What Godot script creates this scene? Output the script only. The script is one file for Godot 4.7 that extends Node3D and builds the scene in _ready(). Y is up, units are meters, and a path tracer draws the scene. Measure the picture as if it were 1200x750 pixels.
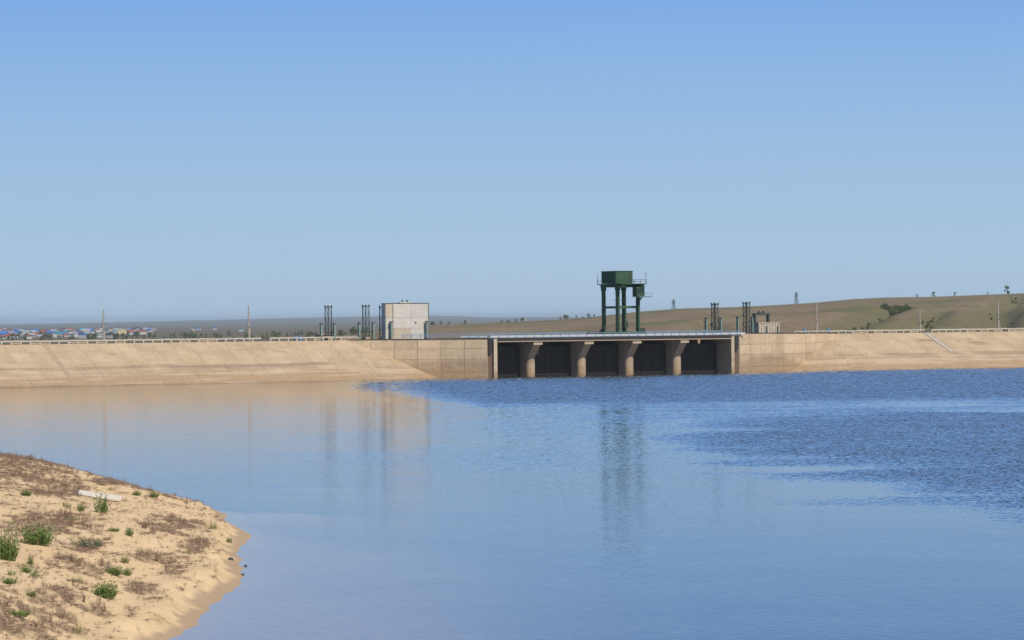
extends Node3D
# A reservoir seen from a sandy bank: a long concrete-faced dam with a five-bay spillway and a green gantry crane, steppe hills and a far village behind.

const DAM_TURN := 27.5                          # degrees: the dam's axis against the x axis
const DAM_ORIGIN := Vector3(-4.4, 0.0, -784.4)  # foot of the spillway's first abutment, at water level
const CREST := 10.0

var rng := RandomNumberGenerator.new()
var used_names := {}
var M := {}

# ---------------------------------------------------------------- mesh builder
class MB:
	var v := PackedVector3Array()
	var n := PackedVector3Array()
	var c := PackedColorArray()
	var uv := PackedVector2Array()
	var colored := false
	func tri(a: Vector3, b: Vector3, d: Vector3, nn: Vector3, ca := Color.WHITE, cb := Color.WHITE, cd := Color.WHITE) -> void:
		if (b - a).cross(d - a).dot(nn) > 0.0:
			v.append(a); v.append(d); v.append(b)
			c.append(ca); c.append(cd); c.append(cb)
		else:
			v.append(a); v.append(b); v.append(d)
			c.append(ca); c.append(cb); c.append(cd)
		n.append(nn); n.append(nn); n.append(nn)
	func quad(a: Vector3, b: Vector3, d: Vector3, e: Vector3, nn: Vector3, col := Color.WHITE) -> void:
		tri(a, b, d, nn, col, col, col)
		tri(a, d, e, nn, col, col, col)
	func face(a: Vector3, b: Vector3, d: Vector3, col := Color.WHITE) -> void:   # a leaf or blade: the normal comes from the face
		var nn := (b - a).cross(d - a).normalized()
		if nn.y < 0.0:
			nn = -nn
		tri(a, b, d, nn, col, col, col)
	func box(o: Vector3, size: Vector3, b := Basis.IDENTITY, col := Color.WHITE) -> void:
		var h := size * 0.5
		for ax in 3:
			for sg in [-1.0, 1.0]:
				var d := Vector3.ZERO
				d[ax] = sg
				var u := Vector3.ZERO
				u[(ax + 1) % 3] = h[(ax + 1) % 3]
				var w := Vector3.ZERO
				w[(ax + 2) % 3] = h[(ax + 2) % 3]
				var m: Vector3 = d * h[ax]
				quad(o + b * (m - u - w), o + b * (m + u - w), o + b * (m + u + w), o + b * (m - u + w), b * d, col)
	func bar(p: Vector3, q: Vector3, w: float, h := -1.0, col := Color.WHITE) -> void:   # a square bar from p to q
		var z := (q - p).normalized()
		var x := (Vector3.UP.cross(z) if absf(z.y) < 0.95 else Vector3.RIGHT.cross(z)).normalized()
		box((p + q) * 0.5, Vector3(w, h if h > 0.0 else w, (q - p).length()), Basis(x, z.cross(x), z), col)
	func tube(p: Vector3, q: Vector3, r0: float, r1: float, k := 8, caps := true, col := Color.WHITE) -> void:
		var z := (q - p).normalized()
		var x := (Vector3.UP.cross(z) if absf(z.y) < 0.95 else Vector3.RIGHT.cross(z)).normalized()
		var y := z.cross(x)
		for i in k:
			var a0 := TAU * i / k
			var a1 := TAU * (i + 1) / k
			var d0 := x * cos(a0) + y * sin(a0)
			var d1 := x * cos(a1) + y * sin(a1)
			var at := v.size()
			quad(p + d0 * r0, p + d1 * r0, q + d1 * r1, q + d0 * r1, (d0 + d1).normalized(), col)
			for j in range(at, v.size()):           # smooth round the tube
				var rel := v[j] - p
				n[j] = (rel - z * rel.dot(z)).normalized()
			if caps:
				tri(p, p + d0 * r0, p + d1 * r0, -z, col, col, col)
				tri(q, q + d0 * r1, q + d1 * r1, z, col, col, col)
	func prism(pts: PackedVector2Array, z0: float, z1: float, col := Color.WHITE) -> void:   # an outline in x, y drawn out along z
		var ids := Geometry2D.triangulate_polygon(pts)
		for i in range(0, ids.size(), 3):
			for k in 2:
				var z := z0 if k == 0 else z1
				var p := [pts[ids[i]], pts[ids[i + 1]], pts[ids[i + 2]]]
				tri(Vector3(p[0].x, p[0].y, z), Vector3(p[1].x, p[1].y, z), Vector3(p[2].x, p[2].y, z), Vector3(0, 0, signf((z1 - z0) * (k - 0.5))), col, col, col)
		var turn := 1.0 if Geometry2D.is_polygon_clockwise(pts) else -1.0
		for i in pts.size():
			var a := pts[i]
			var b := pts[(i + 1) % pts.size()]
			var e := (b - a).normalized()
			quad(Vector3(a.x, a.y, z0), Vector3(b.x, b.y, z0), Vector3(b.x, b.y, z1), Vector3(a.x, a.y, z1), Vector3(-e.y, e.x, 0) * turn, col)
	func mesh() -> ArrayMesh:
		var arr := []
		arr.resize(Mesh.ARRAY_MAX)
		arr[Mesh.ARRAY_VERTEX] = v
		arr[Mesh.ARRAY_NORMAL] = n
		arr[Mesh.ARRAY_COLOR] = c
		var m := ArrayMesh.new()
		m.add_surface_from_arrays(Mesh.PRIMITIVE_TRIANGLES, arr)
		return m

# ---------------------------------------------------------------- nodes
func numbered(called: String) -> String:
	var k: int = used_names.get(called, 0)
	used_names[called] = k + 1
	return called if k == 0 else "%s_%03d" % [called, k]

func tag(o: Node, label: String, category: String, group := "", kind := "") -> void:
	if label: o.set_meta("label", label)
	if category: o.set_meta("category", category)
	if group: o.set_meta("group", group)
	if kind: o.set_meta("kind", kind)

func thing(called: String, label: String, category: String, at := Vector3.ZERO, turn := 0.0, group := "") -> Node3D:
	var o := Node3D.new()
	o.name = numbered(called)
	add_child(o)
	o.position = at
	o.rotation.y = turn
	tag(o, label, category, group)
	return o

func dam(s: float, y: float, n: float) -> Vector3:
	return DAM_ORIGIN + Basis(Vector3.UP, deg_to_rad(DAM_TURN)) * Vector3(s, y, n)

func dam_thing(called: String, label: String, category: String, s: float, y: float, n: float, group := "") -> Node3D:
	return thing(called, label, category, dam(s, y, n), deg_to_rad(DAM_TURN), group)

func part(called: String, mb, mat: Material, parent: Node) -> MeshInstance3D:
	var o := MeshInstance3D.new()
	o.name = called if parent != self else numbered(called)
	o.mesh = mb.mesh() if mb is MB else mb
	o.material_override = mat
	parent.add_child(o, true)
	return o

func box_part(called: String, o: Vector3, size: Vector3, mat: Material, parent: Node, b := Basis.IDENTITY) -> MeshInstance3D:
	var mb := MB.new()
	mb.box(o, size, b)
	return part(called, mb, mat, parent)

# ---------------------------------------------------------------- materials
func noise(freq: float, seed_: int, octaves := 4, kind := FastNoiseLite.TYPE_SIMPLEX_SMOOTH) -> FastNoiseLite:
	var f := FastNoiseLite.new()
	f.noise_type = kind
	f.frequency = freq
	f.seed = seed_
	f.fractal_octaves = octaves
	return f

func grain(lo: float, hi: float, freq: float, seed_: int, size := 512, octaves := 5) -> NoiseTexture2D:
	var t := NoiseTexture2D.new()
	t.width = size
	t.height = size
	t.seamless = true
	t.noise = noise(freq, seed_, octaves)
	var g := Gradient.new()
	g.set_color(0, Color(lo, lo, lo).linear_to_srgb())
	g.set_color(1, Color(hi, hi, hi).linear_to_srgb())
	t.color_ramp = g
	return t

func mat(called: String, lin: Color, rough := 0.9, tex: Texture2D = null, tile := 4.0, vertex := false, spec := 0.3) -> StandardMaterial3D:
	var m := StandardMaterial3D.new()
	m.resource_name = called
	m.albedo_color = lin.linear_to_srgb()
	m.roughness = rough
	m.metallic_specular = spec
	if tex:
		m.albedo_texture = tex
		m.uv1_triplanar = true
		m.uv1_world_triplanar = true
		m.uv1_scale = Vector3.ONE / tile
	m.vertex_color_use_as_albedo = vertex
	M[called] = m
	return m

func make_materials() -> void:
	var fine := grain(0.72, 1.0, 0.012, 3)
	var soft := grain(0.80, 1.0, 0.006, 8)
	mat("stone", Color(1, 1, 1), 0.92, fine, 9.0, true)                 # concrete: colour in the vertices, grain here
	mat("concrete", Color(0.44, 0.36, 0.27), 0.92, fine, 5.0)
	mat("pier_concrete", Color(0.40, 0.31, 0.24), 0.92, fine, 4.0)
	mat("stair_old", Color(0.49, 0.40, 0.29), 0.92, fine, 3.0)
	mat("rail_concrete", Color(0.48, 0.435, 0.375), 0.9, soft, 3.0)
	mat("earth", Color(0.42, 0.32, 0.21), 1.0, fine, 3.0)
	mat("asphalt", Color(0.09, 0.085, 0.08), 0.95, fine, 3.0)
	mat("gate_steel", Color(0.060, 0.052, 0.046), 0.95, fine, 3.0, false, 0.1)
	mat("girder_paint", Color(0.042, 0.038, 0.040), 0.7, fine, 3.0)
	mat("rail_white", Color(0.46, 0.50, 0.56), 0.55, soft, 2.0)
	mat("rail_blue", Color(0.16, 0.27, 0.40), 0.6, soft, 2.0)
	mat("crane_green", Color(0.045, 0.098, 0.052), 0.8, soft, 3.0)
	mat("crane_dark", Color(0.045, 0.06, 0.05), 0.75, soft, 3.0)
	mat("glass_dark", Color(0.03, 0.035, 0.04), 0.15)
	mat("tower_steel", Color(0.06, 0.075, 0.07), 0.6, soft, 2.0)
	mat("post_paint", Color(0.20, 0.27, 0.235), 0.6, soft, 2.0)
	mat("panel_white", Color(0.55, 0.53, 0.49), 0.85, soft, 6.0)
	mat("panel_tan", Color(0.50, 0.43, 0.34), 0.88, soft, 6.0)
	mat("panel_grey", Color(0.52, 0.505, 0.47), 0.88, soft, 5.0)
	mat("joint_mortar", Color(0.27, 0.24, 0.20), 0.95)
	mat("pole_concrete", Color(0.34, 0.31, 0.28), 0.9, soft, 2.0)
	mat("blue_barrel", Color(0.10, 0.30, 0.62), 0.5)
	mat("orange_brick", Color(0.45, 0.22, 0.12), 0.9)
	mat("rust", Color(0.16, 0.10, 0.07), 0.9, fine, 2.0)
	mat("land", Color(1, 1, 1), 1.0, grain(0.70, 1.0, 0.014, 21), 60.0, true, 0.1)
	mat("sand", Color(1, 1, 1), 0.95, grain(0.80, 1.0, 0.02, 5), 2.6, true, 0.2)
	mat("beam", Color(0.66, 0.64, 0.62), 0.9, grain(0.65, 1.0, 0.02, 15), 1.2)
	mat("stone_dark", Color(0.06, 0.055, 0.05), 0.8)
	var leaf := mat("leaf", Color(1, 1, 1), 0.75, null, 1.0, true)
	leaf.backlight_enabled = true
	leaf.backlight = Color(0.25, 0.3, 0.1)
	mat("dry", Color(1, 1, 1), 0.95, null, 1.0, true, 0.1)
	mat("bark", Color(0.10, 0.08, 0.06), 0.95)
	mat("bed", Color(0.22, 0.19, 0.15), 1.0, fine, 7.0)
	# water: a clear skin over the bed, with its own silty blue
	var nt := NoiseTexture2D.new()
	nt.width = 1024
	nt.height = 1024
	nt.seamless = true
	nt.as_normal_map = true
	nt.bump_strength = 8.0
	nt.noise = noise(0.016, 77, 3)
	var w := mat("water", Color(0.05, 0.11, 0.15), 0.02, null, 1.0, false, 0.5)
	w.transparency = BaseMaterial3D.TRANSPARENCY_ALPHA
	w.albedo_color.a = 0.10
	w.normal_enabled = true
	w.normal_texture = nt
	w.normal_scale = 0.09
	w.uv1_triplanar = true
	w.uv1_world_triplanar = true
	w.uv1_scale = Vector3(1 / 16.0, 1 / 11.0, 1 / 11.0)

# ---------------------------------------------------------------- heightfields
func sheet(xs: PackedFloat32Array, zs: PackedFloat32Array, of_land: bool) -> ArrayMesh:
	var nx := xs.size()
	var nz := zs.size()
	var v := PackedVector3Array()
	v.resize(nx * nz)
	for j in nz:
		for i in nx:
			v[j * nx + i] = Vector3(xs[i], land_height(xs[i], zs[j]) if of_land else bank_height(xs[i], zs[j]), zs[j])
	return grid_mesh(v, nx, nz, 1 if of_land else 2)

func grid_mesh(v: PackedVector3Array, nx: int, nz: int, colour: int) -> ArrayMesh:
	var n := PackedVector3Array()
	n.resize(nx * nz)
	var c := PackedColorArray()
	if colour > 0:
		c.resize(nx * nz)
	for j in nz:
		for i in nx:
			var at := j * nx + i
			var ex := v[at + (1 if i < nx - 1 else 0)] - v[at - (1 if i > 0 else 0)]
			var ez := v[at + (nx if j < nz - 1 else 0)] - v[at - (nx if j > 0 else 0)]
			var nn := ez.cross(ex).normalized()
			n[at] = nn if nn.y > 0.0 else -nn
			if colour > 0:
				c[at] = land_colour(v[at], n[at]) if colour == 1 else bank_colour(v[at], n[at])
	var ids := PackedInt32Array()
	ids.resize((nx - 1) * (nz - 1) * 6)
	var k := 0
	for j in nz - 1:
		for i in nx - 1:
			var a := j * nx + i
			ids[k] = a; ids[k + 1] = a + 1; ids[k + 2] = a + nx + 1
			ids[k + 3] = a; ids[k + 4] = a + nx + 1; ids[k + 5] = a + nx
			k += 6
	if (v[1] - v[0]).cross(v[nx + 1] - v[0]).y > 0.0:
		ids.reverse()
	var arr := []
	arr.resize(Mesh.ARRAY_MAX)
	arr[Mesh.ARRAY_VERTEX] = v
	arr[Mesh.ARRAY_NORMAL] = n
	if colour > 0:
		arr[Mesh.ARRAY_COLOR] = c
	arr[Mesh.ARRAY_INDEX] = ids
	var m := ArrayMesh.new()
	m.add_surface_from_arrays(Mesh.PRIMITIVE_TRIANGLES, arr)
	return m

func table(x: float, t: Array) -> float:
	if x <= t[0][0]:
		return t[0][1]
	for i in range(1, t.size()):
		if x <= t[i][0]:
			return lerpf(t[i - 1][1], t[i][1], (x - t[i - 1][0]) / (t[i][0] - t[i - 1][0]))
	return t[-1][1]

# the land behind the dam: a plain, steppe hills with gullies, a far ridge
const RIDGE := [[-220, -5.0], [-140, 3.0], [-74, 10.3], [-31, 11.4], [39, 13.8], [70, 15.9], [117, 20.8], [156, 23.2], [202, 23.9], [233, 25.1], [272, 27.0], [311, 30.2], [342, 31.4], [389, 31.7], [428, 32.9], [467, 34.0], [620, 38.0], [900, 40.0]]
const FAR_RIDGE := [[-9000, 10.0], [-6000, 15.0], [-4500, 25.0], [-3000, 48.0], [-1800, 61.0], [-900, 64.0], [-250, 37.0], [400, 34.0], [3000, 44.0], [9000, 24.0]]
# each gully: x and distance at its foot, x and distance at its head, depth, half width
const GULLIES := [[150, 1420, 276, 2210, 5.0, 16], [177, 1400, 290, 2060, 4.5, 13], [204, 1400, 440, 2660, 6.0, 16], [226, 1440, 330, 2050, 5.0, 14], [86, 1380, 122, 1900, 4.0, 14], [26, 1420, 48, 1900, 3.0, 12], [-4, 1400, 6, 1750, 2.2, 12], [262, 1500, 400, 2150, 5.0, 15]]
var land_noise := noise(0.004, 31, 4)

func gully_at(x: float, d: float) -> float:
	var cut := 0.0
	for g in GULLIES:
		var t: float = clampf((d - g[1]) / (g[3] - g[1]), -0.25, 1.0)
		var cx: float = lerpf(g[0], g[2], t) + land_noise.get_noise_2d(d * 0.8, g[0] * 7.0) * 10.0
		var w: float = g[5] * (1.1 - 0.5 * maxf(t, 0.0))
		cut += 1.5 * g[4] * exp(-pow((x - cx) / w, 2.0)) * (1.0 - smoothstep(0.75, 1.0, t))
	return cut

func land_height(x: float, z: float) -> float:
	var d := -z
	if d < 1150.0:
		return lerpf(-8.0, -5.0 if x < 0.0 else minf(3.0, -5.0 + x * 0.06), smoothstep(950.0, 1150.0, d))
	var crest := table(x * 2800.0 / maxf(d, 1800.0), RIDGE)
	var low := -5.0 if x < 0.0 else minf(3.0, -5.0 + x * 0.06)
	var h := low
	if d < 2800.0:
		h = lerpf(low, crest, pow((d - 1150.0) / 1650.0, 0.85))
		h += land_noise.get_noise_2d(x * 1.7, d * 0.8) * 3.2 * smoothstep(1150.0, 1500.0, d) * (1.0 - smoothstep(2350.0, 2750.0, d)) * smoothstep(-120.0, 20.0, x)
		h -= gully_at(x, d)
	else:
		h = maxf(-5.0, crest - (d - 2800.0) * 0.014 - 2.0 * smoothstep(2800.0, 3000.0, d))
	if d > 12000.0:
		h = lerpf(h, table(x * 36000.0 / d, FAR_RIDGE) + land_noise.get_noise_2d(x * 0.12, 0.0) * 5.0, smoothstep(12000.0, 36000.0, d))
	if d > 36000.0:
		h -= (d - 36000.0) * 0.02
	return h

var patch_noise := noise(0.006, 51, 4)
var patch_fine := noise(0.045, 52, 3)
func land_colour(p: Vector3, _n: Vector3) -> Color:
	var d := -p.z
	var a := patch_noise.get_noise_2d(p.x * 1.6, p.z * 0.55) * 0.9 + patch_fine.get_noise_2d(p.x, p.z * 0.4) * 0.35
	var dry := Color(0.215, 0.160, 0.110)
	var straw := Color(0.262, 0.205, 0.130)
	var green := Color(0.138, 0.142, 0.066)
	var col := dry.lerp(straw, clampf(0.5 + a, 0, 1))
	var g := smoothstep(0.04, 0.45, patch_noise.get_noise_2d(p.x * 0.8 + 900.0, p.z * 0.35) + 0.25 * patch_fine.get_noise_2d(p.x, p.z * 0.5))
	if d < 3000.0:
		g = maxf(g, smoothstep(0.8, 3.0, gully_at(p.x, d)) * 0.8)
		g = maxf(g, smoothstep(2150.0, 2500.0, d) * 0.45 * clampf(0.7 + a, 0, 1))
	else:
		col = col.lerp(Color(0.11, 0.10, 0.07), 0.6)
	return col.lerp(green, g * 0.8)

# the sandy bank: a smooth surface through points (x, z, height)
const BANK := "-18.4 -207 0;-18.1 -198 0;-17.6 -192.4 0;-16.4 -183.2 0;-16.1 -172.7 0;-16.3 -161.5 0;-16.4 -146.3 0;-16.6 -131.2 0;-16.7 -117.2 0;-21.3 -225.4 0.25;-22.9 -227.6 0.75;-25 -232.5 1.3;-27.1 -237.2 1.7;-30.8 -245.1 2.1;-35.8 -256.6 2.6;-39.7 -264.1 3;-44.8 -268.3 3.3;-52.2 -275.6 3.5;-60.5 -286.2 3.6;-32.3 -193.1 3.2;-24.1 -144 3;-20.1 -119.7 2.7;-31.1 -206.8 2.9;-25.6 -169.9 2.7;-21.5 -142.6 2.3;-19.5 -129.2 1.7;-30.8 -225.6 2.4;-24.3 -177.9 2.1;-20.7 -151.4 1.5;-19.5 -142 0.95;-26.5 -211.3 2;-22 -178.9 1.5;-19.5 -158.4 0.85;-18.3 -144.9 0.45;-23.5 -210.3 1.45;-20.3 -183.9 1.1;-18.4 -166.1 0.6;-19.6 -194.1 0.85;-17.7 -178.5 0.5;-31.7 -162.6 3.3;-20.3 -104 2.9;-16.7 -99.6 2;-21.2 -230.3 -0.2;-20.9 -241.1 -0.3;-20.3 -265.9 -2.2;-18.5 -334.9 -3.4;-22.8 -232.6 0.3;-22.6 -244.8 -0.3;-22.1 -269.6 -2.2;-20.7 -337.1 -3.4;-24.9 -237.5 0.85;-24.8 -251.3 -0.3;-24.4 -276.1 -2.2;-23.6 -341.9 -3.4;-27.1 -242.1 1.25;-27 -257.1 -0.3;-26.9 -282 -2.2;-26.5 -346.4 -3.4;-30.8 -250 1.65;-30.9 -266.2 -0.3;-31 -291 -2.2;-31.3 -354.2 -3.4;-35.8 -261.5 2.15;-36.2 -279.1 -0.3;-36.6 -303.9 -2.2;-37.7 -365.5 -3.4;-39.9 -269 2.55;-40.4 -287.8 -0.3;-41.1 -312.5 -2.2;-42.9 -372.8 -3.4;-45.1 -273.2 2.85;-46 -292.8 -0.3;-47.1 -317.5 -2.2;-49.8 -376.8 -3.4;-52.5 -280.6 3.05;-53.9 -300.7 -0.3;-55.5 -325.3 -2.2;-59.4 -383.7 -3.4;-61 -291.1 3.15;-62.8 -311.4 -0.3;-65 -335.9 -2.2;-70.1 -393.8 -3.4;-18.7 -247.5 -0.35;-14.7 -194.4 -0.3;-13.4 -170.4 -0.3;-14 -151.4 -0.25;-10.4 -204.8 -0.6;-8.3 -162.6 -0.55;-9.9 -145.5 -0.5;-13.2 -117.5 -0.4;-4.1 -179.3 -1.2;-1.9 -153.1 -1.4;-8.3 -244.1 -1.6;-16 -284.2 -1.5;-25.2 -300 -1.5;1.2 -243.4 -3;4.5 -169.3 -3.2;-10 -354.2 -3.2;-26.9 -384.6 -3;-7 -123 -1.2"
const BX0 := -86.0
const BZ0 := -400.0
const BSTEP := 2.0
var bank_grid := PackedFloat32Array()
var bank_nx := 0
var bank_nz := 0
var bump := noise(0.11, 91, 3)
var bump_fine := noise(0.55, 92, 3)

func solve_bank() -> void:
	var pts: Array[Vector3] = []
	for row in BANK.split(";"):
		var p := row.split_floats(" ")
		pts.append(Vector3(p[0] / 10.0, p[1] / 20.0, p[2]))
	var n := pts.size()
	var m: Array[PackedFloat64Array] = []
	for i in n + 3:
		var r := PackedFloat64Array()
		r.resize(n + 4)
		m.append(r)
	for i in n:
		for j in n:
			var r2 := pow(pts[i].x - pts[j].x, 2) + pow(pts[i].y - pts[j].y, 2)
			m[i][j] = (0.5 * r2 * log(r2) if r2 > 1e-9 else 0.0) + (0.02 if i == j else 0.0)
		m[i][n] = 1.0; m[i][n + 1] = pts[i].x; m[i][n + 2] = pts[i].y
		m[n][i] = 1.0; m[n + 1][i] = pts[i].x; m[n + 2][i] = pts[i].y
		m[i][n + 3] = pts[i].z
	var k := n + 3
	for c in k:
		var best := c
		for r in range(c + 1, k):
			if absf(m[r][c]) > absf(m[best][c]):
				best = r
		var swap := m[c]
		m[c] = m[best]
		m[best] = swap
		for r in range(c + 1, k):
			var f := m[r][c] / m[c][c]
			if f != 0.0:
				for j in range(c, k + 1):
					m[r][j] -= f * m[c][j]
	var w := PackedFloat64Array()
	w.resize(k)
	for r in range(k - 1, -1, -1):
		var s := m[r][k]
		for j in range(r + 1, k):
			s -= m[r][j] * w[j]
		w[r] = s / m[r][r]
	bank_nx = 58
	bank_nz = 166
	bank_grid.resize(bank_nx * bank_nz)
	for j in bank_nz:
		for i in bank_nx:
			var x := (BX0 + i * BSTEP) / 10.0
			var z := (BZ0 + j * BSTEP) / 20.0
			var h := w[n] + w[n + 1] * x + w[n + 2] * z
			for q in n:
				var r2 := pow(x - pts[q].x, 2) + pow(z - pts[q].y, 2)
				if r2 > 1e-9:
					h += w[q] * 0.5 * r2 * log(r2)
			bank_grid[j * bank_nx + i] = clampf(h, -4.5, 4.4)

func bank_base(x: float, z: float) -> float:
	var fx := clampf((x - BX0) / BSTEP, 0.0, bank_nx - 1.001)
	var fz := clampf((z - BZ0) / BSTEP, 0.0, bank_nz - 1.001)
	var i := int(fx)
	var j := int(fz)
	fx -= i
	fz -= j
	var a := j * bank_nx + i
	return lerpf(lerpf(bank_grid[a], bank_grid[a + 1], fx), lerpf(bank_grid[a + bank_nx], bank_grid[a + bank_nx + 1], fx), fz)

func bank_height(x: float, z: float) -> float:
	var h := bank_base(x, z)
	if z < -385.0 or x > 24.0:
		return minf(h, -3.4)
	var dryness := smoothstep(0.35, 1.1, h)
	h += bump.get_noise_2d(x * 1.4, z * 0.7) * 0.16 * dryness + bump_fine.get_noise_2d(x, z) * 0.05 * (0.25 + dryness)
	h += bump.get_noise_2d(x * 3.1, z * 1.7 + 40.0) * 0.07 * (1.0 - smoothstep(0.1, 0.5, absf(h)))     # a ragged shoreline
	# small scarps cut by former water levels
	for lv in [0.30, 0.62]:
		var at: float = lv + bump.get_noise_2d(x * 2.0 + lv * 90.0, z * 1.5) * 0.10
		h += (smoothstep(at - 0.02, at + 0.03, h) - smoothstep(at - 0.02, at + 0.5, h)) * 0.22
	return h

const DRY_SPOTS := [[-37.0, -231.0, 2.6, 12.8], [-33.0, -223.5, 1.9, 8.5], [-21.4, -132.0, 1.8, 9.2], [-23.3, -205.5, 1.4, 10.0], [-21.8, -147.0, 0.8, 5.0], [-22.5, -164.5, 0.7, 3.5], [-19.9, -193.5, 0.9, 6.0], [-20.1, -147.0, 0.7, 2.0], [-20.8, -179.5, 1.2, 4.0], [-28.3, -188.0, 2.1, 10.0], [-31.5, -240.0, 1.0, 6.0], [-24.5, -177.0, 0.8, 5.0], [-19.5, -174.0, 0.5, 2.5], [-23.9, -164.5, 0.9, 3.8], [-19.9, -162.0, 0.7, 2.8], [-42.0, -250.0, 4.0, 12.0], [-23.0, -126.0, 2.0, 8.0]]

func litter_at(x: float, z: float) -> float:
	var s := 0.0
	for q in DRY_SPOTS:
		s = maxf(s, 1.0 - (pow((x - q[0]) / (q[2] * 1.5), 2.0) + pow((z - q[1]) / (q[3] * 1.5), 2.0)))
	return s

func bank_colour(p: Vector3, _n: Vector3) -> Color:
	var b := bump.get_noise_2d(p.x * 2.2, p.z * 1.2)
	var f := bump_fine.get_noise_2d(p.x * 1.5 + 50.0, p.z * 0.8)
	var sand := Color(0.70, 0.52, 0.31).lerp(Color(0.61, 0.445, 0.255), clampf(0.5 + b, 0, 1))
	var damp := Color(0.43, 0.315, 0.20)
	var edge := p.y + b * 0.22 + f * 0.08
	sand = sand.lerp(damp, 1.0 - smoothstep(0.17, 0.20, edge))          # the wet margin the last waves left, with its own ragged outline
	for lv in [0.34, 0.5, 0.68]:                                          # wrack left by falling water
		var off: float = absf(p.y - lv - b * 0.07)
		sand = sand.lerp(Color(0.27, 0.18, 0.11), (1.0 - smoothstep(0.0, 0.035, off)) * smoothstep(-0.25, 0.1, f + 0.4 * b) * 0.75)
	var debris := litter_at(p.x, p.z) + f * 1.1 + b * 0.6
	sand = sand.lerp(Color(0.215, 0.155, 0.115), smoothstep(0.5, 1.0, debris) * 0.55)
	return sand

# ---------------------------------------------------------------- concrete with old water marks
var stain_noise := noise(0.09, 61, 4)
var streak_noise := noise(0.35, 62, 3)
const BLOTS := [[147.0, -18.8, 3.6, 0.9], [163.0, -16.5, 3.0, 1.5], [162.0, -19.5, 1.6, 0.5], [-52.0, -18.0, 2.2, 0.4], [-97.0, -18.0, 2.0, 0.4]]
func concrete_colour(s: float, y: float, n: float, base: Color) -> Color:
	var a := stain_noise.get_noise_2d(s * 0.35, y * 5.0 + n)
	var f := streak_noise.get_noise_2d(s * 0.25, y * 3.0 + n * 1.3)
	var col := base.lerp(base * Color(0.82, 0.80, 0.76), clampf(0.5 + 0.9 * stain_noise.get_noise_2d(s * 1.4, n * 1.4 + 70.0), 0, 1))
	for q in [[4.15, 0.55, 0.60, 11.0], [3.3, 0.28, 0.40, 23.0], [2.75, 0.22, 0.45, 37.0], [1.9, 0.20, 0.30, 51.0], [5.0, 0.10, 0.22, 67.0], [8.0, 0.06, 0.14, 81.0]]:   # marks of former water levels: brown bands with a ragged edge
		var band: float = 1.0 - smoothstep(q[1] * 0.55, q[1], absf(y - q[0] + a * 0.35))
		var worn: float = smoothstep(-0.30, 0.12, stain_noise.get_noise_2d(s * 0.16 + q[3], q[3]) + f * 0.35)
		col = col.lerp(Color(0.235, 0.16, 0.118), band * worn * q[2])
	var silt := smoothstep(2.3, 1.7, y + a * 0.9)
	col = col.lerp(Color(0.385, 0.27, 0.165), silt * 0.85)
	var lines := smoothstep(0.30, 0.42, streak_noise.get_noise_2d(s * 0.06, y * 7.0 + 40.0)) * smoothstep(4.4, 3.2, y)
	col = col.lerp(Color(0.50, 0.40, 0.29), lines * 0.7)
	for q in BLOTS:
		var r: float = pow((s - q[0]) / q[2], 2.0) + pow((n - q[1]) / q[3], 2.0) + f * 0.5
		col = col.lerp(Color(0.27, 0.19, 0.11), (1.0 - smoothstep(0.6, 1.1, r)) * 0.6)
	var wet := smoothstep(0.35, 0.05, y + f * 0.25)
	return col.lerp(Color(0.20, 0.15, 0.10), wet * 0.7)

func slope_y(n: float) -> float:      # the upstream face of the embankment: 10 m at the crest, water level at n = 0
	return -n * CREST / 24.0

# one slab of the facing: corners given by (u0..u1, r0..r1); straight runs use u = s, the rounded end uses u = angle round the crest end
func facing_point(u: float, r: float, hub: float, side: float) -> Vector3:
	if side == 0.0:
		return Vector3(u, CREST - r * CREST / 24.0, -24.0 + r)
	return Vector3(hub + side * sin(u) * r, CREST - r * CREST / 24.0, -24.0 + cos(u) * r)

func facing_slab(t: Node3D, u0: float, u1: float, r0: float, r1: float, hub: float, side: float) -> void:
	var mb := MB.new()
	var lift := rng.randf_range(-0.012, 0.014)
	var base := Color(0.535, 0.42, 0.285) * rng.randf_range(0.94, 1.05)
	var pts := []
	for i in 4:
		for j in 9:
			var u := lerpf(u0, u1, i / 3.0)
			var p := facing_point(u, lerpf(r0, r1, j / 8.0), hub, side)
			var up := Vector3(0, 24, 10) if side == 0.0 else Vector3(side * sin(u) * 10, 24, cos(u) * 10)
			up = up.normalized()
			pts.append([p + up * lift, up, concrete_colour(p.x, p.y, p.z, base)])
	for i in 3:
		for j in 8:
			var q := [pts[i * 9 + j], pts[i * 9 + 9 + j], pts[i * 9 + 10 + j], pts[i * 9 + 1 + j]]
			for k in [[0, 1, 2], [0, 2, 3]]:
				mb.tri(q[k[0]][0], q[k[1]][0], q[k[2]][0], q[0][1], q[k[0]][2], q[k[1]][2], q[k[2]][2])
	for e in [[0, 8], [8, 35], [35, 27], [27, 0]]:
		var a: Array = pts[e[0]]
		var b: Array = pts[e[1]]
		var out: Vector3 = ((a[0] + b[0]) / 2 - (pts[0][0] + pts[35][0]) / 2).normalized()
		mb.quad(a[0], b[0], b[0] - b[1] * 0.1, a[0] - a[1] * 0.1, out, base)
	part("slab", mb, M.stone, t)

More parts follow.
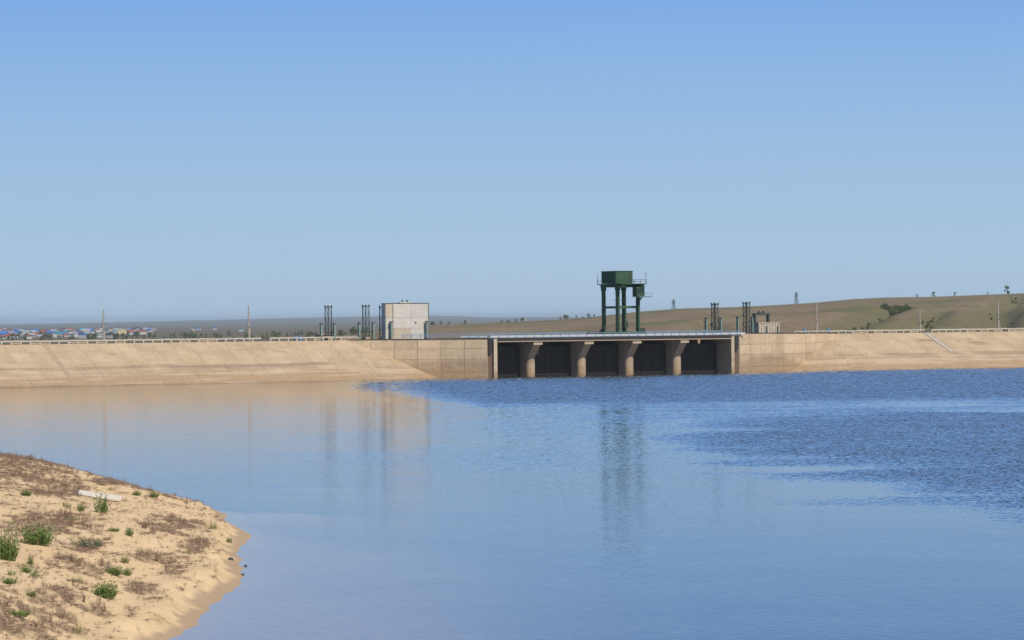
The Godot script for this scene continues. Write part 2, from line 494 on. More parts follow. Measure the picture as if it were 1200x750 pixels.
# slabs laid on an earth core, from the crest down below the water; the end by the spillway is rounded like a quarter cone
func embankment(label: String, s0: float, s1: float, hub: float, side: float) -> void:
	var t := dam_thing("embankment", label, "embankment", 0, 0, 0)
	var core := MB.new()
	core.prism(PackedVector2Array([Vector2(8.0, slope_y(8.0) - 0.08), Vector2(-24.0, CREST - 0.08), Vector2(-31.0, CREST - 0.08), Vector2(-52.0, -8.5), Vector2(8.0, -8.5)]), 0, 1)
	# the outline runs across the dam (n, y); lay it along s
	for i in core.v.size():
		var p := core.v[i]
		core.v[i] = Vector3(lerpf(s0, s1, p.z), p.y, p.x)
		var q := core.n[i]
		core.n[i] = Vector3(q.z, q.y, q.x)
	for i in range(0, core.v.size(), 3):
		if (core.v[i + 1] - core.v[i]).cross(core.v[i + 2] - core.v[i]).dot(core.n[i]) > 0.0:
			var keep := core.v[i + 1]
			core.v[i + 1] = core.v[i + 2]
			core.v[i + 2] = keep
	part("earth_core", core, M.earth, t)
	var cone := MB.new()
	for i in 16:
		var a0 := PI * 0.62 * i / 16.0
		var a1 := PI * 0.62 * (i + 1) / 16.0
		var down := Vector3(0, -0.08, 0)
		var nn := Vector3(side * sin((a0 + a1) / 2) * 10, 24, cos((a0 + a1) / 2) * 10).normalized()
		cone.tri(facing_point(a0, 0, hub, side) + down, facing_point(a0, 32, hub, side) + down, facing_point(a1, 32, hub, side) + down, nn)
	part("earth_core", cone, M.earth, t)
	box_part("crest_road", Vector3((s0 + s1) / 2, CREST - 0.02, -27.6), Vector3(s1 - s0, 0.2, 6.2), M.asphalt, t)
	var rows := [0.0, 4.8, 10.6, 16.6, 22.0, 27.4]
	var s := s0
	while s < s1 - 0.5:
		for r in rows.size() - 1:
			facing_slab(t, s + 0.017, minf(s + 4.8, s1) - 0.017, rows[r] + 0.017, rows[r + 1] - 0.017, 0.0, 0.0)
		s += 4.8
	for k in 9:
		for r in rows.size() - 1:
			var w := PI * 0.55 / 9.0
			facing_slab(t, k * w + 0.0008, k * w + w - 0.0008, rows[r] + 0.014, rows[r + 1] - 0.014, hub, side)

# a retaining wall of cast panels from p to q (s, n), standing from below the water up to the crest
func retaining_wall(label: String, p: Vector2, q: Vector2, top0: float, top1: float, joints: Array) -> void:
	var t := dam_thing("retaining_wall", label, "wall", 0, 0, 0)
	var dir := (q - p).normalized()
	var out := Vector2(-dir.y, dir.x)
	if out.y < 0.0:
		out = -out
	var o3 := Vector3(out.x, 0, out.y)
	var length := p.distance_to(q)
	var back := MB.new()
	var mid := (p + q) / 2 - out * 0.75
	var bz := Vector3(dir.x, 0, dir.y)
	back.box(Vector3(mid.x, (minf(top0, top1) - 0.3 - 6.0) / 2, mid.y), Vector3(length, minf(top0, top1) - 0.3 + 6.0, 1.2), Basis(bz, Vector3.UP, bz.cross(Vector3.UP)))
	part("backing", back, M.joint_mortar, t)
	var rows := [-1.5, 1.6, 4.9, 7.6, 20.0]
	for k in joints.size() - 1:
		for r in rows.size() - 1:
			var tone := rng.randf_range(0.88, 1.06)
			var base := (Color(0.64, 0.51, 0.36) if r > 1 else Color(0.57, 0.44, 0.305)) * tone
			var proud := rng.randf_range(0.0, 0.05)
			var mb := MB.new()
			var a: float = joints[k] + 0.06
			var b: float = joints[k + 1] - 0.06
			var steps := 5
			for i in steps:
				for j in 3:
					var c := []
					for w in [[i, j], [i + 1, j], [i + 1, j + 1], [i, j + 1]]:
						var along := lerpf(a, b, w[0] / float(steps))
						var top := lerpf(top0, top1, along / length)
						var y0: float = rows[r] + 0.03
						var y1: float = minf(rows[r + 1] - 0.03, top)
						var y := lerpf(y0, y1, w[1] / 3.0)
						var at := p + dir * along + out * proud
						c.append([Vector3(at.x, y, at.y), concrete_colour(along + p.x, y, p.y * 3.0, base)])
					mb.tri(c[0][0], c[1][0], c[2][0], o3, c[0][1], c[1][1], c[2][1])
					mb.tri(c[0][0], c[2][0], c[3][0], o3, c[0][1], c[2][1], c[3][1])
			for e in [a, b]:
				var at: Vector2 = p + dir * e + out * proud
				var top: float = minf(rows[r + 1] - 0.03, lerpf(top0, top1, e / length))
				var x0 := Vector3(at.x, rows[r] + 0.03, at.y)
				var x1 := Vector3(at.x, top, at.y)
				mb.quad(x0, x1, x1 - o3 * 0.2, x0 - o3 * 0.2, bz * (-1.0 if e == a else 1.0), base)
			for e in [rows[r] + 0.03, -1.0]:
				var ya: float = e if e > -1.0 or r == 0 and e != -1.0 else minf(rows[r + 1] - 0.03, lerpf(top0, top1, a / length))
				var yb: float = e if e > -1.0 or r == 0 and e != -1.0 else minf(rows[r + 1] - 0.03, lerpf(top0, top1, b / length))
				var pa := p + dir * a + out * proud
				var pb := p + dir * b + out * proud
				var x0 := Vector3(pa.x, ya, pa.y)
				var x1 := Vector3(pb.x, yb, pb.y)
				mb.quad(x0, x1, x1 - o3 * 0.2, x0 - o3 * 0.2, Vector3.UP if e == -1.0 else Vector3.DOWN, base)
			part("wall_panel", mb, M.stone, t)
	var cap := MB.new()
	var c0 := p - out * 0.5
	var c1 := q - out * 0.5
	cap.bar(Vector3(c0.x, top0 + 0.11, c0.y), Vector3(c1.x, top1 + 0.11, c1.y), 1.3, 0.18)
	part("coping", cap, M.girder_paint, t)

func stairs(label: String, s: float, n0: float, n1: float, width: float, mtl: Material) -> void:
	var t := dam_thing("embankment_stairs", label, "stairs", s, 0, 0)
	var steps := int((n1 - n0) / 0.55)
	for i in steps:
		var n := lerpf(n0, n1, (i + 0.5) / steps)
		box_part("step", Vector3(0, slope_y(n) - 0.02, n), Vector3(width, 0.26, (n1 - n0) / steps * 0.97), mtl, t)
	for e in [-1.0, 1.0]:
		var mb := MB.new()
		mb.bar(Vector3(e * (width / 2 + 0.14), slope_y(n0) + 0.02, n0), Vector3(e * (width / 2 + 0.14), slope_y(n1) + 0.02, n1), 0.18, 0.3)
		part("side_curb", mb, mtl, t)

# ---------------------------------------------------------------- spillway
const PIERS := [12.3, 27.3, 41.6, 56.1]
func spillway() -> void:
	var t := dam_thing("spillway", "concrete spillway with five dark gate bays under a bridge deck", "spillway", 0, 0, 0)
	var wall_k := 0
	for s in PIERS:
		var mb := MB.new()
		var ring := PackedVector2Array()
		for i in 13:
			var a := PI * i / 12.0
			ring.append(Vector2(cos(a) * 1.22, -4.2 + sin(a) * 1.22))
		for i in 12:
			var a := ring[i]
			var b := ring[i + 1]
			var ys := [-4.0, 0.0, 1.1, 2.2, 3.3, 4.4, 5.5, 9.0]
			for j in ys.size() - 1:
				var at := mb.v.size()
				var nn := Vector3((a.x + b.x) / 2, 0, (a.y + b.y) / 2 + 4.2).normalized()
				var base := Color(0.43, 0.335, 0.26)
				var cs := []
				for y in [ys[j], ys[j + 1]]:
					cs.append(concrete_colour(s + a.x, y, 9.0, base))
				mb.tri(Vector3(s + a.x, ys[j], a.y), Vector3(s + b.x, ys[j], b.y), Vector3(s + b.x, ys[j + 1], b.y), nn, cs[0], cs[0], cs[1])
				mb.tri(Vector3(s + a.x, ys[j], a.y), Vector3(s + b.x, ys[j + 1], b.y), Vector3(s + a.x, ys[j + 1], a.y), nn, cs[0], cs[1], cs[1])
				for q in range(at, mb.v.size()):
					mb.n[q] = Vector3(mb.v[q].x - s, 0, mb.v[q].z + 4.2).normalized()
		for e in [-1.0, 1.0]:
			mb.quad(Vector3(s + e * 1.22, -4, -4.2), Vector3(s + e * 1.22, 9, -4.2), Vector3(s + e * 1.22, 9, -16), Vector3(s + e * 1.22, -4, -16), Vector3(e, 0, 0), Color(0.40, 0.31, 0.24))
		var pier := part("pier", mb, M.stone, t)
		var cb := MB.new()           # the bracket that carries the overhanging deck
		cb.prism(PackedVector2Array([Vector2(-3.3, 5.3), Vector2(-0.25, 8.35), Vector2(-0.25, 9.0), Vector2(-4.0, 9.0), Vector2(-4.0, 5.3)]), -1.05, 1.05)
		for i in cb.v.size():
			cb.v[i] = Vector3(s - cb.v[i].z, cb.v[i].y, cb.v[i].x)
			cb.n[i] = Vector3(-cb.n[i].z, cb.n[i].y, cb.n[i].x)
		part("corbel", cb, M.pier_concrete, pier)
		box_part("bearing_block", Vector3(s, 8.75, 0.02), Vector3(2.6, 0.86, 0.62), M.concrete, pier)
	box_part("added_block", Vector3(PIERS[0] + 1.62, 6.9, -3.4), Vector3(0.72, 2.4, 0.9), M.rust, t)  # block added in place of a small sunlit patch beside the first pier
	for k in 5:
		var a: float = 0.6 if k == 0 else PIERS[k - 1] + 1.22
		var b: float = 70.6 if k == 4 else PIERS[k] - 1.22
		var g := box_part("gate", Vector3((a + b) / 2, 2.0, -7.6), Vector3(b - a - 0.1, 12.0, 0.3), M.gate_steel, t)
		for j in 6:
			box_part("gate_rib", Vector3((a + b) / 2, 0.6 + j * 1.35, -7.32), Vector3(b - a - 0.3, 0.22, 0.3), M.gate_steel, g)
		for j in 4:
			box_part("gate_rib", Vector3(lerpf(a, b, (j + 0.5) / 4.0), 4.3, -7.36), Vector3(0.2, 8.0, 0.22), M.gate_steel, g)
	for q in [[-0.4, 0.6], [70.6, 71.55]]:
		var mb := MB.new()
		var a: float = q[0]
		var b: float = q[1]
		var ys := [-4.0, 0.0, 1.2, 2.4, 3.6, 4.8, 6.0, 7.5, 9.1, 10.2]
		for j in ys.size() - 1:
			var c0 := concrete_colour(a * 3.0, ys[j], 4.0, Color(0.52, 0.44, 0.34))
			var c1 := concrete_colour(a * 3.0, ys[j + 1], 4.0, Color(0.52, 0.44, 0.34))
			mb.tri(Vector3(a, ys[j], 0.1), Vector3(b, ys[j], 0.1), Vector3(b, ys[j + 1], 0.1), Vector3.BACK, c0, c0, c1)
			mb.tri(Vector3(a, ys[j], 0.1), Vector3(b, ys[j + 1], 0.1), Vector3(a, ys[j + 1], 0.1), Vector3.BACK, c0, c1, c1)
			for e in [[a, -1.0], [b, 1.0]]:
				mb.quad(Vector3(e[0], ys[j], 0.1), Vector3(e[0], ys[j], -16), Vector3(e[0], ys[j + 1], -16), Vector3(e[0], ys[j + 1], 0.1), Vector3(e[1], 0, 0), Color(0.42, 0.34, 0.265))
		part("abutment", mb, M.stone, t)
	box_part("bridge_deck", Vector3(35.5, 9.72, -9.0), Vector3(70.0, 1.1, 17.4), M.concrete, t)
	box_part("front_girder", Vector3(35.6, 9.80, 0.12), Vector3(69.9, 0.84, 0.7), M.girder_paint, t)
	box_part("girder_ledge", Vector3(35.6, 9.27, 0.16), Vector3(69.9, 0.2, 0.9), M.concrete, t)
	box_part("back_wall", Vector3(35.5, 1.0, -17.4), Vector3(74.0, 17.0, 0.8), M.pier_concrete, t)
	# slots between the abutments and the retaining walls
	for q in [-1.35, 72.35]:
		box_part("stoplog_slot", Vector3(q, 2.6, -0.9), Vector3(1.5, 13.4, 0.6), M.rust, t)
		box_part("slot_shade", Vector3(q - 0.1, 8.2, -0.1), Vector3(1.0, 3.6, 0.5), M.girder_paint, t)  # dark box in the slot's upper part, its paint standing for shade

func deck_railing() -> void:
	var t := dam_thing("bridge_railing", "white panel railing with blue top rail along the spillway bridge", "railing", 0, 0, 0)
	var s := -1.5
	while s < 73.0:
		box_part("railing_post", Vector3(s, 10.75, 0.25), Vector3(0.16, 1.1, 0.16), M.rail_blue, t)
		var wide := 2.55
		box_part("railing_panel", Vector3(s + wide / 2, 10.62, 0.27), Vector3(wide - 0.26, 0.46, 0.07), M.rail_white, t)
		s += wide
	box_part("top_rail", Vector3(35.9, 11.27, 0.25), Vector3(74.8, 0.13, 0.16), M.rail_blue, t)
	box_part("lower_beam", Vector3(35.9, 10.26, 0.25), Vector3(74.8, 0.09, 0.2), M.rail_blue, t)
	# it goes on for three panels along the retaining wall
	var dir := Vector3(-30.5 + 2.2, 0, -24.6).normalized()
	var turned := Basis(dir, Vector3.UP, dir.cross(Vector3.UP))
	for i in 3:
		var p := Vector3(-1.9, 0, -0.4) + dir * (i * 2.4)
		box_part("railing_post", p + Vector3(0, 10.75, 0), Vector3(0.16, 1.1, 0.16), M.rail_blue, t)
		box_part("railing_panel", p + dir * 1.2 + Vector3(0, 10.62, 0), Vector3(2.16, 0.46, 0.07), M.rail_white, t, turned)

	# the railing on the other side of the road
	var u := dam_thing("bridge_railing", "blue steel railing across the bridge road behind the white panels", "railing", 0, 0, 0)
	s = -18.0
	while s < 78.0:
		box_part("railing_post", Vector3(s, 10.8, -17.0), Vector3(0.12, 1.1, 0.12), M.rail_blue, u)
		s += 2.6
	for y in [10.7, 11.05, 11.38]:
		box_part("rail", Vector3(30.0, y, -17.0), Vector3(96.0, 0.10, 0.09), M.rail_blue, u)

# posts with a concrete rail along the crest of an embankment
func crest_fence(label: String, s0: float, s1: float, gap0: float, gap1: float) -> void:
	var t := dam_thing("crest_fence", label, "fence", 0, 0, 0)
	var s := s0
	while s < s1:
		if s < gap0 or s > gap1:
			box_part("fence_post", Vector3(s, 10.36, -24.3), Vector3(0.34, 0.8, 0.3), M.rail_concrete, t)
			if s + 2.45 < s1:
				var sag := rng.randf_range(-0.05, 0.03)
				box_part("fence_rail", Vector3(s + 1.22, 10.80 + sag, -24.3), Vector3(2.40, 0.34, 0.26), M.rail_concrete, t)
				if rng.randf() < 0.3:
					box_part("fence_infill", Vector3(s + 1.22, 10.35, -24.42), Vector3(2.05, 0.5, 0.12), M.concrete, t)
		s += 2.45

# ---------------------------------------------------------------- gantry crane
func crane() -> void:
	var t := dam_thing("gantry_crane", "tall dark green gantry crane standing on the spillway bridge", "crane", 41.1, 10.3, -7.25)
	var hs := 3.05
	var hn := 3.75
	for e in [[-1, -1], [1, -1], [-1, 1], [1, 1]]:
		var mb := MB.new()
		var foot := Vector3(e[0] * hs, 0.9, e[1] * hn)
		var head := Vector3(e[0] * hs, 12.9, e[1] * hn)
		mb.box((foot + head) / 2, Vector3(0.5, 12.0, 1.35))
		mb.box(head + Vector3(0, -0.45, 0), Vector3(0.7, 1.0, 1.7))
		var leg := part("leg", mb, M.crane_green, t)
		box_part("flange", foot.lerp(head, 0.5), Vector3(0.66, 0.16, 1.5), M.crane_green, leg)
		box_part("flange", foot.lerp(head, 0.08), Vector3(0.8, 0.2, 1.7), M.crane_green, leg)
	for e in [-1, 1]:
		var sill := box_part("sill_beam", Vector3(0, 0.75, e * hn), Vector3(8.6, 0.8, 0.9), M.crane_green, t)
		for q in [-3.4, -2.2, 2.2, 3.4]:
			var wm := MB.new()
			wm.tube(Vector3(q, 0.42, e * hn - 0.2), Vector3(q, 0.42, e * hn + 0.2), 0.4, 0.4, 12)
			part("wheel", wm, M.crane_dark, sill)
		box_part("travel_motor", Vector3(e * 3.7, 1.3, e * hn), Vector3(0.9, 0.8, 0.8), M.crane_dark, sill)
		box_part("tie_beam", Vector3(e * hs, 7.55, 0), Vector3(0.45, 0.55, hn * 2 - 1.0), M.crane_green, t)
		box_part("tie_beam", Vector3(0, 7.55, e * hn), Vector3(hs * 2 - 1.0, 0.6, 0.45), M.crane_green, t)
		box_part("main_girder", Vector3(e * (hs - 0.15), 13.15, 0.9), Vector3(0.9, 0.7, 11.6), M.crane_green, t)
		box_part("cross_girder", Vector3(0, 13.10, e * hn), Vector3(hs * 2 - 1.0, 0.55, 0.7), M.crane_green, t)
	var deck := box_part("upper_platform", Vector3(0, 13.62, 0.7), Vector3(7.8, 0.2, 12.8), M.crane_green, t)
	# the machinery house, set back on the platform
	var house := box_part("machinery_house", Vector3(-0.55, 15.38, -0.9), Vector3(5.1, 3.15, 7.7), M.crane_green, t)
	box_part("roof_sheet", Vector3(-0.55, 17.03, -0.9), Vector3(5.4, 0.14, 8.0), M.crane_green, house)
	for q in [-1.9, 0.0, 1.9]:
		box_part("wall_rib", Vector3(-0.55 + q, 15.4, 2.98), Vector3(0.12, 3.0, 0.08), M.crane_green, house)
	for q in [-3.6, -1.2, 1.2]:
		box_part("wall_rib", Vector3(-3.14, 15.4, q), Vector3(0.08, 3.0, 0.12), M.crane_green, house)
	box_part("door", Vector3(1.1, 15.0, 2.97), Vector3(0.9, 2.0, 0.06), M.crane_dark, house)
	var rl := MB.new()
	for y in [14.3, 14.75]:
		rl.bar(Vector3(-3.85, y, 7.0), Vector3(3.85, y, 7.0), 0.05)
		rl.bar(Vector3(-3.85, y, -5.6), Vector3(-3.85, y, 7.0), 0.05)
		rl.bar(Vector3(3.85, y, -5.6), Vector3(3.85, y, 7.0), 0.05)
		rl.bar(Vector3(-3.85, y, -5.6), Vector3(3.85, y, -5.6), 0.05)
	part("handrail", rl, M.crane_dark, deck)
	for q in [[-3.85, 7.0], [0.0, 7.0], [3.85, 7.0], [-3.85, -5.6], [3.85, -5.6], [-3.85, 0.7], [3.85, 0.7], [-3.85, 3.8], [3.85, 3.8]]:
		box_part("handrail_post", Vector3(q[0], 14.25, q[1]), Vector3(0.07, 1.1, 0.07), M.crane_dark, deck)
	box_part("mast", Vector3(3.7, 15.2, 6.9), Vector3(0.08, 3.0, 0.08), M.crane_dark, deck)
	box_part("mast", Vector3(-3.8, 14.9, -5.5), Vector3(0.08, 2.6, 0.08), M.crane_dark, deck)
	# operator's cabin under the overhanging girder, with a landing
	var cab := box_part("operator_cabin", Vector3(2.4, 11.6, 5.3), Vector3(2.4, 2.5, 2.2), M.crane_green, t)
	box_part("cabin_window", Vector3(2.4, 11.9, 6.42), Vector3(1.9, 1.0, 0.06), M.glass_dark, cab)
	box_part("cabin_roof", Vector3(2.4, 12.93, 5.3), Vector3(2.6, 0.12, 2.4), M.crane_green, cab)
	var landing := box_part("landing", Vector3(3.4, 10.22, 5.3), Vector3(4.6, 0.14, 2.6), M.crane_green, t)
	var lr := MB.new()
	lr.bar(Vector3(1.1, 11.15, 6.5), Vector3(5.6, 11.15, 6.5), 0.05)
	lr.bar(Vector3(5.6, 11.15, 4.1), Vector3(5.6, 11.15, 6.5), 0.05)
	for q in [1.2, 3.4, 5.6]:
		lr.bar(Vector3(q, 10.2, 6.5), Vector3(q, 11.15, 6.5), 0.05)
	part("handrail", lr, M.crane_dark, landing)
	var br := MB.new()
	br.bar(Vector3(2.9, 8.8, 3.9), Vector3(2.9, 10.1, 6.2), 0.3)
	part("landing_strut", br, M.crane_green, t)
	var ld := MB.new()
	for e in [-0.25, 0.25]:
		ld.bar(Vector3(-3.4 + e, 0.4, 4.45), Vector3(-3.4 + e, 13.6, 4.45), 0.07)
	for j in 30:
		ld.bar(Vector3(-3.65, 0.8 + j * 0.42, 4.45), Vector3(-3.15, 0.8 + j * 0.42, 4.45), 0.05)
	part("ladder", ld, M.crane_dark, t)
	for y in [3.2, 9.4, 11.4]:
		box_part("rest_landing", Vector3(1.2, y, -3.3), Vector3(2.2, 0.1, 1.4), M.crane_green, t)
	box_part("cable_drum", Vector3(4.9, 1.2, 2.6), Vector3(1.2, 1.6, 1.4), M.crane_dark, t)
	box_part("hoist_block", Vector3(0.2, 3.0, 2.2), Vector3(1.0, 1.7, 0.8), M.crane_dark, t)
	var rope := MB.new()
	for e in [-0.2, 0.2]:
		rope.bar(Vector3(0.2 + e, 3.8, 2.2), Vector3(0.2 + e, 12.9, 2.2), 0.05)
	part("hoist_rope", rope, M.crane_dark, t)

func lattice_tower(label: String, s: float, top: float, n := -27.0) -> void:
	var t := dam_thing("lattice_tower", label, "tower", s, 10.0, n)
	var h := top - 10.0
	var hx := 0.46
	var hz := 1.0
	for e in [[-1, -1], [1, -1], [-1, 1], [1, 1]]:
		var mb := MB.new()
		mb.bar(Vector3(e[0] * hx, 0, e[1] * hz), Vector3(e[0] * hx, h, e[1] * hz), 0.17)
		part("leg", mb, M.tower_steel, t)
		box_part("cap", Vector3(e[0] * hx, h + 0.16, e[1] * hz), Vector3(0.34, 0.34, 0.34), M.tower_steel, t)
	var k := 0
	var y := 0.2
	while y < h - 0.6:
		var y1 := minf(y + 1.35, h)
		for e in [-1.0, 1.0]:
			var mb := MB.new()
			var f := 1.0 if k % 2 == 0 else -1.0
			mb.bar(Vector3(-hx * f, y, e * hz), Vector3(hx * f, y1, e * hz), 0.09)
			mb.bar(Vector3(e * hx, y, -hz * f), Vector3(e * hx, y1, hz * f), 0.09)
			mb.bar(Vector3(-hx, y1, e * hz), Vector3(hx, y1, e * hz), 0.10)
			mb.bar(Vector3(e * hx, y1, -hz), Vector3(e * hx, y1, hz), 0.10)
			part("brace", mb, M.tower_steel, t)
		y = y1
		k += 1
	box_part("head_frame", Vector3(0, h - 0.1, 0), Vector3(1.1, 0.22, 2.3), M.tower_steel, t)
	var q := MB.new()
	q.box(Vector3(0, 0.35, 0), Vector3(1.3, 0.7, 2.5))
	part("footing", q, M.concrete, t)

func guide_post(label: String, s: float, n: float, top: float) -> void:
	var t := dam_thing("guide_post", label, "post", s, 10.0, n, "steel guide posts on the dam crest")
	var h := top - 10.0
	var web := MB.new()
	web.box(Vector3(0, h / 2, 0), Vector3(0.38, h, 0.86))
	part("column", web, M.post_paint, t)
	box_part("cap", Vector3(0, h + 0.12, 0), Vector3(0.56, 0.24, 1.05), M.tower_steel, t)
	box_part("base_plate", Vector3(0, 0.08, 0), Vector3(0.8, 0.16, 1.3), M.tower_steel, t)

func concrete_building() -> void:
	var t := dam_thing("panel_building", "tall windowless grey concrete panel building on the dam crest", "building", -12.75, 10.0, -26.2)
	box_part("core", Vector3(0, 4.65, 0), Vector3(12.3, 9.2, 2.1), M.joint_mortar, t)
	var cols := [[-6.28, -4.2], [-4.2, 0.95], [0.95, 6.28]]
	var rows := [[0.0, 2.9], [2.9, 5.7], [5.7, 9.35]]
	for c in cols.size():
		for r in rows.size():
			var a: float = cols[c][0]
			var b: float = cols[c][1]
			var y0: float = rows[r][0]
			var y1: float = rows[r][1]
			var m: Material = M.panel_white
			if c == 0 and r == 2 or c == 1 and r == 0:
				m = M.panel_tan
			elif (c + r) % 3 == 1:
				m = M.panel_grey
			box_part("wall_panel", Vector3((a + b) / 2, (y0 + y1) / 2, 1.14 + 0.01 * ((c + r) % 2)), Vector3(b - a - 0.05, y1 - y0 - 0.05, 0.18), m, t)
			box_part("wall_panel", Vector3((a + b) / 2, (y0 + y1) / 2, -1.14), Vector3(b - a - 0.05, y1 - y0 - 0.05, 0.18), M.panel_grey, t)
	for e in [-1, 1]:
		for r in rows.size():
			box_part("wall_panel", Vector3(e * 6.24, (rows[r][0] + rows[r][1]) / 2, 0), Vector3(0.16, rows[r][1] - rows[r][0] - 0.05, 2.08), M.panel_grey, t)
	box_part("roof", Vector3(0, 9.40, 0), Vector3(12.7, 0.16, 2.6), M.girder_paint, t)
	for q in [-0.9, 0.55]:
		var mb := MB.new()
		mb.tube(Vector3(q, 9.45, 0), Vector3(q, 10.1, 0), 0.2, 0.2, 8)
		mb.tube(Vector3(q, 10.1, 0), Vector3(q, 10.25, 0), 0.34, 0.3, 8)
		part("roof_vent", mb, M.tower_steel, t)
	box_part("roof_hatch", Vector3(-0.2, 9.6, 0.2), Vector3(3.6, 0.3, 0.9), M.panel_grey, t)
	box_part("wall_lamp", Vector3(2.3, 4.4, 1.36), Vector3(0.4, 0.3, 0.25), M.tower_steel, t)
	box_part("downpipe", Vector3(6.1, 4.6, 1.3), Vector3(0.14, 9.2, 0.14), M.tower_steel, t)
	box_part("downpipe", Vector3(-4.2, 4.6, 1.28), Vector3(0.14, 9.2, 0.10), M.tower_steel, t)

func equipment_house() -> void:
	var t := dam_thing("hoist_house", "low pale ribbed concrete hoist house on the dam crest", "hoist house", 99.0, 10.0, -27.4)
	box_part("wall", Vector3(0, 1.65, 0), Vector3(6.9, 3.3, 2.6), M.panel_tan, t)
	for k in 8:
		box_part("wall_rib", Vector3(-3.2 + k * 0.91, 1.65, 1.4), Vector3(0.34, 3.24, 0.2), M.rail_concrete, t)
	box_part("roof", Vector3(0, 3.38, 0), Vector3(7.2, 0.16, 3.0), M.panel_tan, t)
	box_part("door", Vector3(-1.0, 1.2, 1.33), Vector3(0.7, 2.3, 0.06), M.tower_steel, t)
	box_part("door", Vector3(2.65, 1.2, 1.33), Vector3(0.7, 2.3, 0.06), M.tower_steel, t)
	var f := dam_thing("lifting_frame", "dark steel lifting frame standing over the ribbed hoist house", "frame", 97.3, 13.46, -27.4)
	for e in [-2.2, 2.2]:
		box_part("upright", Vector3(e, 1.05, 0), Vector3(0.42, 2.1, 1.2), M.tower_steel, f)
	box_part("cross_beam", Vector3(0, 2.25, 0), Vector3(5.0, 0.5, 1.2), M.tower_steel, f)
	for e in [-0.7, 0.7]:
		box_part("pulley_post", Vector3(e, 2.8, 0), Vector3(0.3, 0.6, 0.6), M.tower_steel, f)
	box_part("winch", Vector3(0, 2.62, 0), Vector3(2.4, 0.24, 0.8), M.tower_steel, f)

func utility_pole(label: String, s: float, n: float, top: float, arm: bool) -> void:
	var t := dam_thing("utility_pole", label, "pole", s, 10.0, n)
	var h := top - 10.0
	var mb := MB.new()
	mb.tube(Vector3(0, -0.2, 0), Vector3(0, h, 0), 0.28, 0.17, 10)
	part("shaft", mb, M.pole_concrete, t)
	var q := MB.new()
	q.tube(Vector3(0.3, -0.2, 0), Vector3(0.3, h * 0.42, 0), 0.16, 0.14, 8)
	part("stub_post", q, M.pole_concrete, t)
	box_part("band", Vector3(0.14, h * 0.4, 0), Vector3(0.74, 0.12, 0.5), M.tower_steel, t)
	if arm:
		box_part("bracket", Vector3(0.1, h - 3.6, 0), Vector3(0.7, 0.3, 0.3), M.tower_steel, t)

# a lattice power pylon on the far hills
func pylon(label: String, x: float, z: float, top: float) -> void:
	var y := land_height(x, z) - 0.3
	var t := thing("power_pylon", label, "pylon", Vector3(x, y, z), 0.5)
	var h := top - y
	for e in [[-1, -1], [1, -1], [-1, 1], [1, 1]]:
		var mb := MB.new()
		mb.bar(Vector3(e[0] * 1.5, 0, e[1] * 1.5), Vector3(e[0] * 0.35, h, e[1] * 0.35), 0.28)
		part("leg", mb, M.tower_steel, t)
	for k in 5:
		var y0 := h * k / 5.0
		var y1 := h * (k + 1) / 5.0
		var w0 := lerpf(1.5, 0.35, k / 5.0)
		var w1 := lerpf(1.5, 0.35, (k + 1) / 5.0)
		var mb := MB.new()
		mb.bar(Vector3(-w0, y0, w0), Vector3(w1, y1, w1), 0.16)
		mb.bar(Vector3(w0, y0, w0), Vector3(-w1, y1, w1), 0.16)
		mb.bar(Vector3(-w0, y0, -w0), Vector3(w1, y1, -w1), 0.16)
		part("brace", mb, M.tower_steel, t)
	for q in [[0.7, 3.0], [0.85, 2.4], [0.99, 1.6]]:
		box_part("cross_arm", Vector3(0, h * q[0], 0), Vector3(q[1] * 2, 0.26, 0.3), M.tower_steel, t)

# ---------------------------------------------------------------- plants
func crown_mesh(seed_: int, leaves: int, tall: float, wide: float, size: float, dark: Color, light: Color, low := 0.15) -> ArrayMesh:
	var r := RandomNumberGenerator.new()
	r.seed = seed_
	var mb := MB.new()
	var lobes := []
	for i in 9:
		var a := r.randf() * TAU
		var y := lerpf(low, 0.92, r.randf())
		var rad := wide * 0.5 * sqrt(maxf(0.0, 1.0 - pow(absf(y - 0.5) * 1.7, 2.0)))
		lobes.append([Vector3(cos(a) * rad * r.randf(), y * tall, sin(a) * rad * r.randf()), wide * r.randf_range(0.16, 0.3)])
	for i in leaves:
		var l: Array = lobes[r.randi() % lobes.size()]
		var d: Vector3 = Vector3(r.randfn(), r.randfn() * 0.8, r.randfn()).normalized() * l[1] * pow(r.randf(), 0.4)
		var p: Vector3 = l[0] + d
		var u := Vector3(r.randfn(), r.randfn(), r.randfn()).normalized() * size * r.randf_range(0.6, 1.3)
		var w := u.cross(Vector3(r.randfn(), r.randfn(), r.randfn())).normalized() * size * 0.6
		var col := dark.lerp(light, r.randf())
		mb.face(p - u, p + w, p + u, col)
		mb.face(p - u, p + u, p - w, col)
	return mb.mesh()

func trunk_mesh(tall: float, rad: float) -> ArrayMesh:
	var mb := MB.new()
	mb.tube(Vector3(0, -0.2, 0), Vector3(0.03, tall * 0.62, 0.02), rad, rad * 0.55, 7, false)
	for a in [0.3, 2.2, 4.3]:
		mb.tube(Vector3(0, tall * 0.32, 0), Vector3(cos(a) * tall * 0.2, tall * 0.66, sin(a) * tall * 0.2), rad * 0.55, rad * 0.2, 5, false)
	return mb.mesh()

